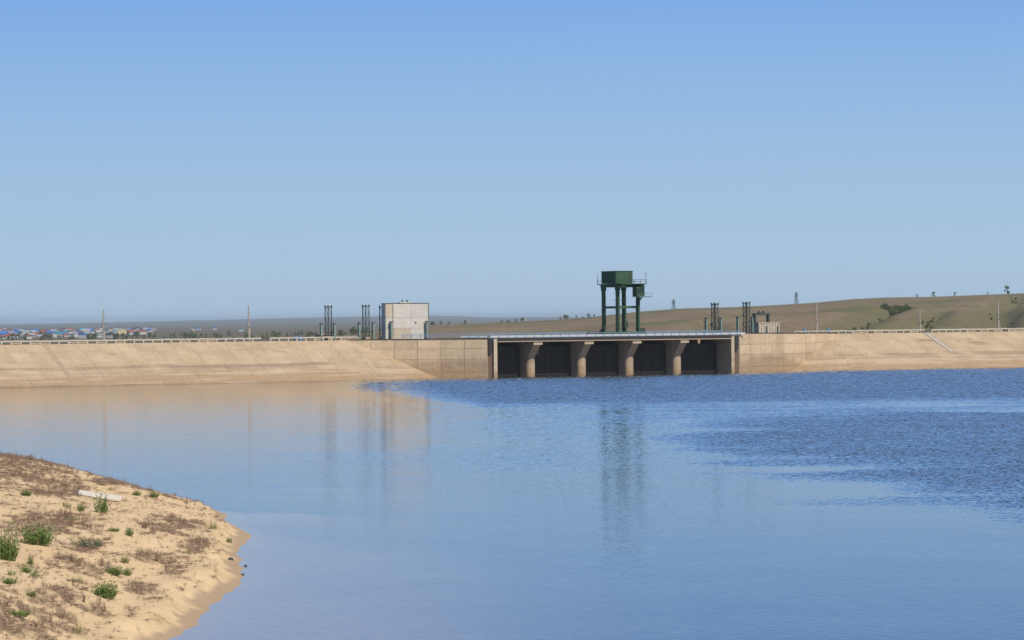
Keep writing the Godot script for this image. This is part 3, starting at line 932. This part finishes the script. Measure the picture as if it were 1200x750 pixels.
# a green weed of many leafy stems, about 1 m high and 1 m across
func weed_mesh(seed_: int, stems: int, dark: Color, light: Color, spread: float) -> ArrayMesh:
	var r := RandomNumberGenerator.new()
	r.seed = seed_
	var mb := MB.new()
	for i in stems:
		var a := r.randf() * TAU
		var out := pow(r.randf(), 0.7) * 0.5
		var root := Vector3(cos(a) * out * 0.7, -0.05, sin(a) * out * 0.7)
		var tall := r.randf_range(0.3, 1.0) * (1.0 - out * 0.7)
		if r.randf() < 0.12:
			tall = r.randf_range(0.8, 1.15)
		var tip := Vector3(cos(a) * out * spread + r.randfn() * 0.07, tall, sin(a) * out * spread + r.randfn() * 0.07)
		var side := (tip - root).cross(Vector3(r.randfn(), 0.2, r.randfn())).normalized()
		var col := dark.lerp(light, r.randf())
		if r.randf() < 0.08:
			col = Color(0.24, 0.18, 0.10)                                # a dead stem among the green
		mb.face(root - side * 0.008, root + side * 0.008, tip, col)
		for k in 9:
			var f := lerpf(0.1, 1.0, (k + r.randf()) / 9.0)
			var p := root.lerp(tip, f)
			var d := Vector3(r.randfn() * 0.6, r.randf_range(0.2, 1.3), r.randfn() * 0.6).normalized() * r.randf_range(0.08, 0.19)
			var w := d.cross(Vector3(r.randfn(), r.randfn(), r.randfn())).normalized() * 0.02
			var cc := col.lerp(light, r.randf() * 0.5)
			mb.face(p, p + d * 0.5 + w, p + d, cc)
			mb.face(p, p + d, p + d * 0.5 - w, cc)
	return mb.mesh()

# dead upright stalks with a few side twigs and seed heads
func stalk_mesh(seed_: int, stalks: int, lean: float) -> ArrayMesh:
	var r := RandomNumberGenerator.new()
	r.seed = seed_
	var mb := MB.new()
	for i in stalks:
		var a := r.randf() * TAU
		var root := Vector3(cos(a), 0, sin(a)) * r.randf() * 0.28 - Vector3(0, 0.04, 0)
		var tip := root + Vector3(r.randfn() * lean, r.randf_range(0.45, 1.0), r.randfn() * lean)
		var col := Color(0.175, 0.115, 0.085).lerp(Color(0.33, 0.245, 0.175), r.randf())
		for q in 2:
			var side := Vector3(1, 0, 0) if q == 0 else Vector3(0, 0, 1)
			mb.face(root - side * 0.014, root + side * 0.014, tip, col)
		for k in 4:
			var p := root.lerp(tip, r.randf_range(0.3, 0.95))
			var d := Vector3(r.randfn(), r.randf_range(0.4, 1.4), r.randfn()).normalized() * r.randf_range(0.08, 0.2)
			var w := d.cross(Vector3(r.randfn(), r.randfn(), r.randfn())).normalized() * 0.018
			mb.face(p, p + d * 0.7 + w, p + d, col)
			mb.face(p, p + d, p + d * 0.7 - w, col)
	return mb.mesh()

func twig_mesh() -> ArrayMesh:
	var r := RandomNumberGenerator.new()
	r.seed = 12
	var mb := MB.new()
	for i in 7:
		var p := Vector3(r.randfn() * 0.18, 0.02 + r.randf() * 0.05, r.randfn() * 0.18)
		var a := r.randf() * TAU
		var d := Vector3(cos(a), r.randf() * 0.16, sin(a)) * r.randf_range(0.2, 0.45)
		var w := Vector3(-sin(a), 0, cos(a)) * 0.014
		var col := Color(0.17, 0.115, 0.09).lerp(Color(0.30, 0.22, 0.16), r.randf())
		mb.face(p - w, p + w, p + d, col)
		mb.face(p - w + Vector3(0, 0.02, 0), p + d, p - w, col)
	return mb.mesh()

func place_plant(called: String, label: String, category: String, group: String, mesh: ArrayMesh, m: Material, x: float, z: float, wide: float, tall: float) -> MeshInstance3D:
	var o := part(called, mesh, m, self)
	o.transform = Transform3D(Basis(Vector3.UP, rng.randf() * TAU).scaled(Vector3(wide, tall, wide)), Vector3(x, bank_height(x, z), z))
	tag(o, label, category, group)
	return o

const GREENS := [["big", -26.3, -169.5, 1.88, 1.41, "broad bright green bushy weed with many stems on the sandy bank"], ["big", -26.5, -160.0, 1.5, 1.87, "tallest dark green bushy weed at the edge of the sandy bank"], ["mid", -27.6, -205.5, 1.3, 1.48, "slim green weed growing in front of the pale beam"], ["big", -20.4, -153.0, 1.36, 1.02, "dense dark green weed clump low on the bare sand"], ["small", -21.5, -165.0, 1.01, 0.60, ""], ["small", -21.8, -172.0, 0.67, 0.48, ""], ["small", -21.1, -167.0, 0.65, 0.56, ""], ["small", -22.1, -140.5, 0.51, 0.35, ""], ["small", -27.1, -231.0, 1.09, 0.58, ""], ["small", -28.2, -229.5, 0.77, 0.51, ""], ["small", -33.4, -210.5, 0.76, 0.47, ""], ["pale", -20.6, -210.0, 0.76, 0.70, ""], ["small", -23.7, -189.0, 0.63, 0.73, ""], ["small", -24.9, -191.0, 0.74, 0.32, ""], ["pale", -29.8, -205.0, 0.68, 0.68, ""], ["small", -28.8, -204.5, 0.57, 0.80, ""], ["pale", -23.8, -152.5, 1.44, 0.51, ""], ["pale", -23.6, -144.5, 0.96, 0.40, ""], ["sage", -24.6, -176.5, 1.96, 0.69, "low spreading grey green sage shrub among dry twigs on the sand"], ["small", -21.3, -131.5, 1.10, 0.44, ""], ["pale", -19.5, -137.0, 0.61, 0.46, ""], ["pale", -19.7, -186.0, 0.52, 0.41, ""], ["pale", -27.9, -192.5, 1.07, 0.43, ""], ["small", -19.1, -206.0, 0.46, 0.46, ""], ["small", -25.1, -159.5, 0.44, 0.53, ""], ["small", -23.5, -142.5, 0.55, 0.40, ""], ["pale", -22.2, -156.5, 0.61, 0.43, ""], ["pale", -24.6, -150.0, 0.7, 0.4, ""], ["small", -24.4, -153.5, 0.6, 0.45, ""]]

func bank_plants() -> void:
	var dark := Color(0.06, 0.115, 0.028)
	var light := Color(0.16, 0.225, 0.06)
	var pale0 := Color(0.12, 0.15, 0.05)
	var pale1 := Color(0.22, 0.25, 0.09)
	var greens := [weed_mesh(1, 70, dark, light, 1.0), weed_mesh(2, 110, dark, light, 1.1), weed_mesh(3, 60, dark, light, 0.9)]
	var pales := [weed_mesh(4, 26, pale0, pale1, 1.1), weed_mesh(5, 34, pale0, pale1, 1.2)]
	var sage := weed_mesh(6, 50, Color(0.09, 0.12, 0.075), Color(0.17, 0.19, 0.12), 1.2)
	var k := 0
	for g in GREENS:
		var mesh: ArrayMesh = greens[k % 3]
		var label: String = g[5]
		var group := ""
		var called := "green_weed"
		if g[0] == "big":
			mesh = greens[1]
		if g[0] == "pale":
			mesh = pales[k % 2]
			called = "pale_weed"
			label = "small thin pale green weed on the sandy bank"
			group = "pale green weeds on the sandy bank"
		elif g[0] == "sage":
			mesh = sage
			called = "sage_shrub"
		elif g[0] == "small":
			label = "small tuft of green weed on the sandy bank"
			group = "small green weeds on the sandy bank"
		place_plant(called, label, "weed", group, mesh, M.leaf, g[1], g[2], g[3] * 1.0, g[4] * 0.92)
		k += 1
	# dead weeds
	var stalks := []
	for i in 6:
		stalks.append(stalk_mesh(100 + i, 9 + i * 3, 0.10 + 0.03 * i))
	var placed := 0
	for q in DRY_SPOTS:
		var count := clampi(int(q[2] * q[3] * 0.9), 3, 26)
		for i in count:
			var a := rng.randf() * TAU
			var r := sqrt(rng.randf())
			var x: float = q[0] + cos(a) * r * q[2]
			var z: float = q[1] + sin(a) * r * q[3]
			if bank_height(x, z) < 0.35:
				continue
			var h := rng.randf_range(0.35, 0.75)
			place_plant("dry_weed", "dry brown dead weed standing upright on the sandy bank", "weed", "dead weeds on the sandy bank", stalks[placed % 6], M.dry, x, z, h * rng.randf_range(0.8, 1.4), h)
			placed += 1
	for i in 46:                                  # scattered singles, also along the skyline of the bank
		var x := rng.randf_range(-46.0, -18.5)
		var z := rng.randf_range(-272.0, -125.0)
		var h := bank_height(x, z)
		if h < 0.5 or absf(x) > -z * 0.17 + 2.0:
			continue
		var tall := rng.randf_range(0.3, 0.7)
		place_plant("dry_weed", "dry brown dead weed standing upright on the sandy bank", "weed", "dead weeds on the sandy bank", stalks[i % 6], M.dry, x, z, tall, tall)
	for q in [[-43.5, -268.0], [-42.6, -267.5], [-41.5, -266.0], [-38.0, -261.5], [-33.0, -251.0], [-32.3, -250.0], [-30.0, -244.0], [-26.0, -234.5], [-23.3, -229.5], [-21.9, -226.5]]:
		place_plant("dry_weed", "dry brown dead weed standing upright on the sandy bank", "weed", "dead weeds on the sandy bank", stalks[int(q[0]) % 3 + 2 if int(q[0]) % 3 + 2 < 6 else 0], M.dry, q[0], q[1], rng.randf_range(0.5, 0.9), rng.randf_range(0.4, 0.7))
	# litter nobody could count: fallen twigs and short dead grass
	scatter("twig_litter", "fallen twigs and plant litter lying on the sand", "litter", twig_mesh(), M.dry, 3300, 0.5, 1.2)
	scatter("dry_grass", "short dead grass stubble in brown patches on the sand", "grass", stalk_mesh(300, 7, 0.22), M.dry, 8000, 0.14, 0.38)

func scatter(called: String, label: String, category: String, mesh: ArrayMesh, m: Material, count: int, lo: float, hi: float) -> void:
	var spots: Array[Transform3D] = []
	var tries := 0
	while spots.size() < count and tries < count * 14:
		tries += 1
		var x := rng.randf_range(-50.0, -16.5)
		var z := rng.randf_range(-275.0, -118.0)
		if absf(x) > -z * 0.172 + 3.0:
			continue
		var debris := litter_at(x, z) + bump_fine.get_noise_2d(x * 1.5 + 50.0, z * 0.8) * 1.1 + bump.get_noise_2d(x * 2.2, z * 1.2) * 0.6
		if debris < 0.48 and rng.randf() > 0.06:
			continue
		var y := bank_height(x, z)
		if y < 0.45:
			continue
		var k := rng.randf_range(lo, hi)
		spots.append(Transform3D(Basis(Vector3.UP, rng.randf() * TAU).scaled(Vector3(k, k, k)), Vector3(x, y, z)))
	var mm := MultiMesh.new()
	mm.transform_format = MultiMesh.TRANSFORM_3D
	mm.mesh = mesh
	mm.instance_count = spots.size()
	for i in spots.size():
		mm.set_instance_transform(i, spots[i])
	var o := MultiMeshInstance3D.new()
	o.name = called
	o.multimesh = mm
	o.material_override = m
	add_child(o)
	tag(o, label, category, "", "stuff")

# ---------------------------------------------------------------- village and far trees
func far_things() -> void:
	var roofs := {"blue": Color(0.05, 0.14, 0.42), "grey": Color(0.33, 0.34, 0.36), "rust red": Color(0.26, 0.09, 0.06), "turquoise": Color(0.06, 0.30, 0.36), "dark": Color(0.05, 0.05, 0.06)}
	var walls := {"white": Color(0.46, 0.47, 0.49), "pink": Color(0.36, 0.27, 0.24), "grey": Color(0.36, 0.36, 0.38)}
	for k in roofs:
		mat("roof_" + k, roofs[k], 0.6)
	for k in walls:
		mat("wall_" + k, walls[k], 0.9)
	var body := MB.new()
	body.box(Vector3(0, 0.5, 0), Vector3(1, 1, 1))
	var body_mesh := body.mesh()
	var gable := MB.new()
	gable.prism(PackedVector2Array([Vector2(-0.56, 0.96), Vector2(0, 1.6), Vector2(0.56, 0.96)]), -0.54, 0.54)
	var gable_mesh := gable.mesh()
	var rk := roofs.keys()
	var wk := walls.keys()
	for i in 150:
		var d := rng.randf_range(4100.0, 8200.0)
		var u := -0.172 + pow(rng.randf(), 1.7) * 0.055
		if i % 18 == 0:
			u = rng.randf_range(-0.135, -0.085)
		if u > -0.128:
			d = rng.randf_range(4900.0, 8500.0)
		var x := u * d
		var r: String = rk[[0, 0, 0, 1, 1, 2, 2, 3, 4, 1][rng.randi() % 10]]
		var w: String = wk[[0, 0, 0, 1, 2][rng.randi() % 5]]
		var t := thing("village_house", "small far %s house with a %s roof in the village beyond the dam" % [w, r], "house", Vector3(x, land_height(x, -d), -d), rng.randf_range(-0.5, 0.5) + (PI / 2 if rng.randf() < 0.5 else 0.0), "far %s houses with %s roofs" % [w, r])
		var size := Vector3(rng.randf_range(7, 13), rng.randf_range(3.2, 6.0), rng.randf_range(8, 16))
		var a := part("wall", body_mesh, M["wall_" + w], t)
		a.scale = size
		var b := part("roof", gable_mesh, M["roof_" + r], t)
		b.scale = size
	# two long yellow blocks
	mat("wall_yellow", Color(0.66, 0.56, 0.30), 0.9)
	for q in [[-0.1303, 5900.0, 10.0, "shorter pale yellow flat roofed block in the far village"], [-0.1263, 5760.0, 22.0, "long yellow flat roofed block standing in the far village"]]:
		var x: float = q[0] * q[1]
		var t := thing("village_block", q[3], "building", Vector3(x, -5.0, -q[1]), 0.05)
		box_part("wall", Vector3(0, 4.0, 0), Vector3(q[2], 8.0, 9.0), M.wall_yellow, t)
		box_part("roof", Vector3(0, 8.2, 0), Vector3(q[2] + 0.8, 0.5, 9.8), M.wall_grey, t)
		for j in int(q[2] / 3.0):
			for s in 2:
				box_part("window", Vector3(-q[2] / 2 + 1.6 + j * 3.0, 2.4 + s * 3.2, 4.53), Vector3(1.2, 1.5, 0.1), M.glass_dark, t)
	# trees
	var dark := Color(0.066, 0.085, 0.032)
	var light := Color(0.15, 0.17, 0.062)
	var crowns := []
	for i in 4:
		crowns.append(crown_mesh(40 + i, 420, 6.0, 5.0 if i < 3 else 2.2, 0.34, dark, light))
	var trunk := trunk_mesh(6.0, 0.22)
	for i in 170:                                # the belt of trees before the village
		var u := rng.randf_range(-0.172, -0.025)
		var d := rng.randf_range(3300.0, 4700.0) if u < -0.06 else rng.randf_range(2600.0, 4200.0)
		var x := u * d
		tree("broadleaf_tree", "dark green tree in the tree belt between the dam and village", "trees before the far village", crowns[i % 3], trunk, x, -d, rng.randf_range(0.7, 1.35))
	for i in 34:                                 # single trees along the brow of the field
		var px := rng.randf_range(500.0, 700.0)
		var d := rng.randf_range(2820.0, 3050.0)
		var x := (px - 600.0) / 3600.0 * d
		tree("field_tree", "small dark tree on the brow of the tan field behind the bridge", "trees on the brow of the tan field", crowns[i % 4], trunk, x, -d, rng.randf_range(0.35, 0.95))
	for q in [[450.0, 2790.0, 1.25, "largest lone tree on the skyline of the steppe hill"], [383.0, 2790.0, 0.75, ""], [403.0, 2795.0, 0.6, ""], [368.0, 2790.0, 0.45, ""], [433.0, 2795.0, 0.4, ""]]:
		tree("hill_tree", q[3] if q[3] else "small tree on the skyline of the steppe hill", "" if q[3] else "small trees on the hill skyline", crowns[0], trunk, q[0], -q[1], q[2])
	# bushes that fill the gullies
	var scrub := []
	for i in 3:
		scrub.append(crown_mesh(60 + i, 260, 2.6, 3.6, 0.3, dark, light, 0.02))
	for g in GULLIES:
		for i in 24:
			var f := rng.randf_range(0.0, 0.92)
			var d: float = lerpf(g[1], g[3], f)
			var x: float = lerpf(g[0], g[2], f) + land_noise.get_noise_2d(d * 0.8, g[0] * 7.0) * 10.0 + rng.randfn() * g[5] * 0.16
			bush(scrub[i % 3], x, -d, rng.randf_range(0.4, 0.95))
	for i in 26:                                 # the dark grove on the hill
		var a := rng.randf() * TAU
		var r := sqrt(rng.randf())
		bush(scrub[i % 3], 262.0 + cos(a) * r * 9.0, -2100.0 + sin(a) * r * 60.0, rng.randf_range(1.0, 1.7))

func tree(called: String, label: String, group: String, crown: ArrayMesh, trunk: ArrayMesh, x: float, z: float, k: float) -> void:
	var t := thing(called, label, "tree", Vector3(x, land_height(x, z) - 0.1, z), rng.randf() * TAU, group)
	t.scale = Vector3(k * rng.randf_range(0.85, 1.15), k, k)
	part("trunk", trunk, M.bark, t)
	part("crown", crown, M.leaf, t)

func bush(mesh: ArrayMesh, x: float, z: float, k: float) -> void:
	var o := part("gully_bush", mesh, M.leaf, self)
	o.transform = Transform3D(Basis(Vector3.UP, rng.randf() * TAU).scaled(Vector3(k, k, k)), Vector3(x, land_height(x, z) - 0.15, z))
	tag(o, "dark green bush in a gully of the steppe hill", "bush", "bushes in the hill gullies")

# ---------------------------------------------------------------- water
var swell := noise(0.05, 73, 2)
var wind_noise := noise(0.014, 74, 4)
func wind(x: float, z: float) -> float:       # how much the wind ruffles the water here
	var d := -z
	var w := wind_noise.get_noise_2d(x * 0.9, z * 0.6)
	var wf := wind_noise.get_noise_2d(x * 1.6 + 300.0, z * 2.6)         # streaks lie across the view, along the wind
	var streak := wind_noise.get_noise_2d(x * 2.0 + 700.0, z * 4.0)
	var a := lerpf(0.022, 0.115, smoothstep(220.0, 400.0, d + w * 90.0) * smoothstep(-30.0, 10.0, x + w * 20.0))
	# a dark lane along the dam
	var edge := 540.0 + maxf(0.0, -4.0 - x) * 6.4
	var soft := 30.0 + clampf(-x, 0.0, 30.0) * 3.0
	a = maxf(a, pow(smoothstep(edge - soft * 1.3, edge + soft, d + wf * 16.0), 1.7) * (0.9 + 0.2 * streak))
	# a patch that opens to one side, thinning out in streaks
	if x > -6.0:
		var lo := lerpf(372.0, 215.0, clampf((x - 10.0) / 30.0, 0.0, 1.6))
		var hi := lerpf(388.0, 470.0, clampf((x - 8.0) / 50.0, 0.0, 1.0))
		var t := smoothstep(lo - 90.0, lo + 140.0, d + w * 60.0 + wf * 90.0) * smoothstep(hi + 80.0, hi - 60.0, d + w * 70.0 + wf * 60.0) * smoothstep(-6.0, 34.0, x + w * 16.0 + wf * 14.0)
		a = maxf(a, pow(t, 1.8) * (0.82 + 0.35 * streak))
	# light air between
	a = maxf(a, smoothstep(290.0, 480.0, d + w * 130.0 + wf * 90.0) * smoothstep(-14.0, 40.0, x + w * 14.0) * (0.24 + 0.2 * streak))
	return a

# wavelets are real relief: steep where the wind blows, nearly flat where it is calm
var wavelet := noise(0.8, 71, 1)
var wavelet_b := noise(0.8, 72, 1)
func water_mesh() -> ArrayMesh:
	var cols := 420
	var zs := PackedFloat32Array([60.0, -40.0])
	var z := -100.0
	while z > -850.0:
		zs.append(z)
		z -= 1.0 if z > -205.0 else 0.4
	zs.append(-860.0)
	zs.append(-900.0)
	var nx := cols + 3
	var nz := zs.size()
	var v := PackedVector3Array()
	v.resize(nx * nz)
	for j in nz:
		var zz := zs[j]
		var half := maxf(-zz, 100.0) * 0.185 + 10.0
		for i in nx:
			var p := j * nx + i
			if i == 0 or i == nx - 1:
				v[p] = Vector3(-900.0 if i == 0 else 900.0, 0.0, zz)
				continue
			var xx := ((i - 1.0) / cols * 2.0 - 1.0) * half
			var y := 0.0
			if j > 1 and j < nz - 2:
				var a := wind(xx, zz)
				y = a * (0.25 * wavelet.get_noise_2d(xx * 2.6, zz * 1.5) + 0.09 * wavelet_b.get_noise_2d(xx * 0.6, zz * 0.6)) + 0.012 * swell.get_noise_2d(xx, zz)
			v[p] = Vector3(xx, y, zz)
	return grid_mesh(v, nx, nz, 0)

# ---------------------------------------------------------------- scene
func _ready() -> void:
	rng.seed = 20240511
	var cam := Camera3D.new()
	cam.name = "camera"
	cam.fov = rad_to_deg(2.0 * atan(375.0 / 3600.0))
	cam.near = 1.0
	cam.far = 60000.0
	cam.position = Vector3(0, 15, 0)
	cam.basis = Basis(Vector3.RIGHT, -1.0 / 3600.0) * Basis(Vector3.BACK, -atan(0.010))
	add_child(cam)
	cam.current = true

	var env := Environment.new()
	env.background_mode = Environment.BG_SKY
	var sky := Sky.new()
	var pano := PanoramaSkyMaterial.new()
	var img := Image.create(16, 1024, false, Image.FORMAT_RGBF)
	# clear air: pale at the horizon, deeper blue with height, the same all round
	var stops := [[-90.0, Color(0.20, 0.21, 0.20)], [-2.0, Color(0.36, 0.48, 0.58)], [0.0, Color(0.425, 0.565, 0.71)], [2.0, Color(0.375, 0.545, 0.74)], [4.0, Color(0.30, 0.495, 0.77)], [6.2, Color(0.205, 0.40, 0.785)], [15.0, Color(0.145, 0.29, 0.60)], [40.0, Color(0.075, 0.165, 0.38)], [90.0, Color(0.045, 0.105, 0.27)]]
	for j in 1024:
		var up := 90.0 - (j + 0.5) / 1024.0 * 180.0
		var col := Color.BLACK
		for k in stops.size() - 1:
			if up >= stops[k][0] and up <= stops[k + 1][0]:
				var f: float = (up - stops[k][0]) / (stops[k + 1][0] - stops[k][0])
				col = (stops[k][1] as Color).lerp(stops[k + 1][1], f)
		for i in 16:
			img.set_pixel(i, j, col)
	pano.panorama = ImageTexture.create_from_image(img)
	sky.sky_material = pano
	env.sky = sky
	env.tonemap_mode = Environment.TONE_MAPPER_LINEAR
	env.tonemap_exposure = 1.0
	env.sdfgi_enabled = true
	env.ssao_enabled = true
	env.ssil_enabled = true
	env.volumetric_fog_enabled = true
	env.volumetric_fog_density = 0.0
	env.fog_enabled = true
	env.fog_density = 0.000034
	env.fog_light_color = Color(0.84, 0.93, 1.0)
	var we := WorldEnvironment.new()
	we.name = "environment"
	we.environment = env
	add_child(we)

	var sun := DirectionalLight3D.new()
	sun.name = "sun"
	sun.light_energy = 1.55
	sun.light_color = Color(1.0, 0.955, 0.88)
	sun.light_angular_distance = 0.5
	sun.shadow_enabled = true
	var az := deg_to_rad(33.0)
	var el := deg_to_rad(47.0)
	var to_sun := Vector3(sin(az) * cos(el), sin(el), cos(az) * cos(el))
	sun.basis = Basis.looking_at(-to_sun)
	add_child(sun)

	make_materials()

	# ---- the setting
	solve_bank()
	var xs := PackedFloat32Array()
	var x := -9500.0
	while x <= 9500.0:
		xs.append(x)
		x += 5.0 if x > -120.0 and x < 640.0 else 30.0 if absf(x) < 1200.0 else 250.0
	var zs := PackedFloat32Array([-600.0, -940.0])
	var d := 960.0
	while d < 44000.0:
		zs.append(-d)
		d += 12.0 if d < 3000.0 else 60.0 if d < 9000.0 else 600.0
	var land := part("land", sheet(xs, zs, true), M.land, self)
	tag(land, "dry steppe land with hills behind the dam", "", "", "structure")

	xs = PackedFloat32Array()
	zs = PackedFloat32Array()
	x = -85.0
	while x < 26.0:
		xs.append(x)
		x += 0.4
	var z := -398.0
	while z < -72.0:
		zs.append(z)
		z += 0.6
	var bank := part("sand_bank", sheet(xs, zs, false), M.sand, self)
	tag(bank, "bare yellow sand bank running into the water", "", "", "structure")

	var bed := box_part("lake_bed", Vector3(0, -4.6, -420), Vector3(1900, 0.6, 1060), M.bed, self)
	tag(bed, "dark silty bed under the reservoir", "", "", "structure")
	var water := part("water", water_mesh(), M.water, self)
	# silt hanging in the water: the shallows show their sand, the deep does not
	var silt := FogVolume.new()
	silt.name = "water_silt"
	silt.size = Vector3(1780, 4.2, 900)
	silt.position = Vector3(0, -2.13, -440)
	var sm := FogMaterial.new()
	sm.density = 0.05
	sm.albedo = Color(0.13, 0.37, 0.50)
	silt.material = sm
	add_child(silt)
	tag(silt, "bluish silt hanging in the reservoir water", "", "", "structure")
	tag(water, "calm blue reservoir water with wind ruffled lanes", "", "", "structure")

	# ---- the dam
	embankment("long slab faced embankment carrying the poles towards the village", -190.0, -30.0, -30.0, 1.0)
	embankment("slab faced embankment below the steppe hills beyond the spillway", 119.0, 240.0, 119.0, -1.0)
	retaining_wall("grey retaining wall between slab embankment and spillway beside the windowless building", Vector2(-2.2, -0.05), Vector2(-30.5, -24.6), 10.0, 10.0, [0.0, 6.0, 12.2, 18.4, 24.6, 31.0, 37.4])
	retaining_wall("tan retaining wall between the spillway and the hoist house embankment", Vector2(73.2, -0.05), Vector2(121.0, -24.6), 10.6, 10.1, [0.0, 5.6, 11.2, 17.0, 23.0, 29.0, 35.0, 41.0, 47.0, 53.7])
	spillway()
	stairs("pale concrete stairs running down the embankment below the hills", 150.2, -23.8, -11.0, 1.5, M.rail_concrete)
	stairs("weathered concrete stairs running down the long embankment", -112.0, -23.8, -5.0, 0.5, M.stair_old)

	# ---- what stands on it
	deck_railing()
	crest_fence("pale concrete post and rail fence along the long embankment", -189.0, -26.0, -56.5, -53.0)
	crest_fence("pale concrete post and rail fence beside the steppe hills", 106.0, 238.0, 149.0, 151.6)
	crane()
	concrete_building()
	equipment_house()
	lattice_tower("lattice steel tower farthest from the windowless building", -34.4, 18.7)
	lattice_tower("lattice steel tower next to the windowless building, standing clear of it", -23.74, 18.8)
	lattice_tower("lattice steel tower partly hidden by the windowless building", -17.0, 18.6, -31.0)
	lattice_tower("lattice steel tower between the crane and the hoist house", 82.04, 18.6)
	lattice_tower("lattice steel tower next to the ribbed hoist house", 92.25, 18.8)
	for s in [-37.53, -33.82]:
		guide_post("thin grey green steel post flanking the lattice tower farthest from the building", s, -24.6, 14.2)
	for s in [-26.82, -22.82, -22.1]:
		guide_post("thin grey green steel post by the lattice tower next to the building", s, -24.6 if s != -22.1 else -26.0, 14.3)
	for s in [-18.0, -7.7]:
		guide_post("thin grey green steel post standing before the windowless building wall", s, -24.0, 14.5)
	for s in [77.76, 82.4]:
		guide_post("thin grey green steel post flanking the tower nearer the crane", s, -24.6, 14.6)
	for s in [87.9, 92.6]:
		guide_post("thin grey green steel post beside the tower next to the hoist house", s, -24.6, 14.8)
	utility_pole("thin concrete utility pole on the crest before the village", -95.9, -26.0, 18.5, true)
	utility_pole("pale concrete utility pole on the crest by the fence gap", -56.96, -26.0, 19.1, false)
	utility_pole("concrete utility pole near the two blue barrels and the hoist house", 114.7, -26.0, 18.8, false)
	utility_pole("short slim pole at the head of the pale stairs", 150.4, -27.0, 16.6, false)
	utility_pole("slim pole on the crest beyond the pale stairs", 177.9, -27.0, 18.7, false)
	for q in [[-44.2, -25.4, 1.15, "light blue barrel on the crest beside the long embankment fence"], [-42.5, -26.4, 1.0, "darker blue barrel beside the light blue barrel on the crest"], [-36.9, -26.2, 1.0, "blue barrel at the foot of the outermost guide post"], [110.3, -25.4, 1.3, "blue barrel nearer the hoist house beyond the spillway"], [118.4, -25.6, 1.4, "blue barrel beyond the utility pole past the hoist house"]]:
		var t := dam_thing("blue_barrel", q[3], "barrel", q[0], 10.08, q[1])
		var mb := MB.new()
		mb.tube(Vector3.ZERO, Vector3(0, q[2], 0), 0.42, 0.42, 14)
		part("drum", mb, M.blue_barrel, t)
		for y in [0.33, 0.66, 0.98]:
			var rb := MB.new()
			rb.tube(Vector3(0, q[2] * y - 0.03, 0), Vector3(0, q[2] * y + 0.03, 0), 0.46, 0.46, 14)
			part("hoop", rb, M.blue_barrel, t)
	var shed := dam_thing("brick_shed", "low orange brick shed behind the crest fence by the towers", "shed", -31.5, 9.0, -36.0)
	box_part("wall", Vector3(0, 1.2, 0), Vector3(4.0, 2.4, 3.0), M.orange_brick, shed)
	box_part("roof", Vector3(0, 2.46, 0), Vector3(4.5, 0.14, 3.6), M.panel_grey, shed)
	box_part("floor_slab", Vector3(0, -0.7, 0), Vector3(4.4, 1.5, 3.4), M.concrete, shed)

	# ---- the land behind
	far_things()
	pylon("far lattice power pylon on the hill brow beyond the crane", 149.0, -2830.0, 31.5)
	pylon("far lattice power pylon on the hill brow beyond the hoist house", 262.0, -2830.0, 37.0)

	# ---- the bank
	var beam := thing("concrete_beam", "pale weathered beam lying on the sand", "beam", Vector3(-29.85, bank_height(-29.85, -221.5) + 0.16, -221.5), 0.0)
	var bm := MB.new()
	var e0 := Vector3(-1.45, bank_height(-31.3, -220.5) - bank_height(-29.85, -221.5) + 0.08, 0.9)
	var e1 := Vector3(1.4, bank_height(-28.5, -222.5) - bank_height(-29.85, -221.5) + 0.14, -0.6)
	bm.bar(e0, e0.lerp(e1, 0.52), 0.42, 0.36)
	part("half", bm, M.beam, beam)
	var bm2 := MB.new()
	bm2.bar(e0.lerp(e1, 0.535) + Vector3(0, -0.03, 0.03), e1, 0.41, 0.35)
	part("half", bm2, M.beam, beam)
	var stump := part("driftwood_stump", crown_like_stone(5, 0.26), M.stone_dark, self)
	stump.position = Vector3(-17.75, 0.1, -192.0)
	tag(stump, "dark stump wedged in the sandy shore at the point", "stump")
	for q in [[-16.5, -188.5], [-16.1, -182.0]]:
		var st := part("stone", crown_like_stone(9, 0.11), M.stone_dark, self)
		st.position = Vector3(q[0], 0.02, q[1])
		tag(st, "small dark stone poking out of the water off the sandy point", "stone", "stones in the water off the point")
	bank_plants()

func crown_like_stone(seed_: int, r: float) -> ArrayMesh:
	var q := RandomNumberGenerator.new()
	q.seed = seed_
	var mb := MB.new()
	var rings := []
	for j in 6:
		var a := PI * j / 5.0 - PI / 2
		var ring := []
		for i in 9:
			var b := TAU * i / 9.0
			var k := r * (0.75 + 0.35 * noise(0.9, seed_, 2).get_noise_3d(cos(b) * 3.0, sin(a) * 3.0, sin(b) * 3.0))
			ring.append(Vector3(cos(b) * cos(a) * k * 1.2, sin(a) * k * 0.85, sin(b) * cos(a) * k))
		rings.append(ring)
	for j in 5:
		for i in 9:
			var p: Vector3 = rings[j][i]
			var p1: Vector3 = rings[j][(i + 1) % 9]
			var p2: Vector3 = rings[j + 1][(i + 1) % 9]
			var p3: Vector3 = rings[j + 1][i]
			var nn := (p + p1 + p2 + p3).normalized()
			mb.quad(p, p1, p2, p3, nn)
	return mb.mesh()
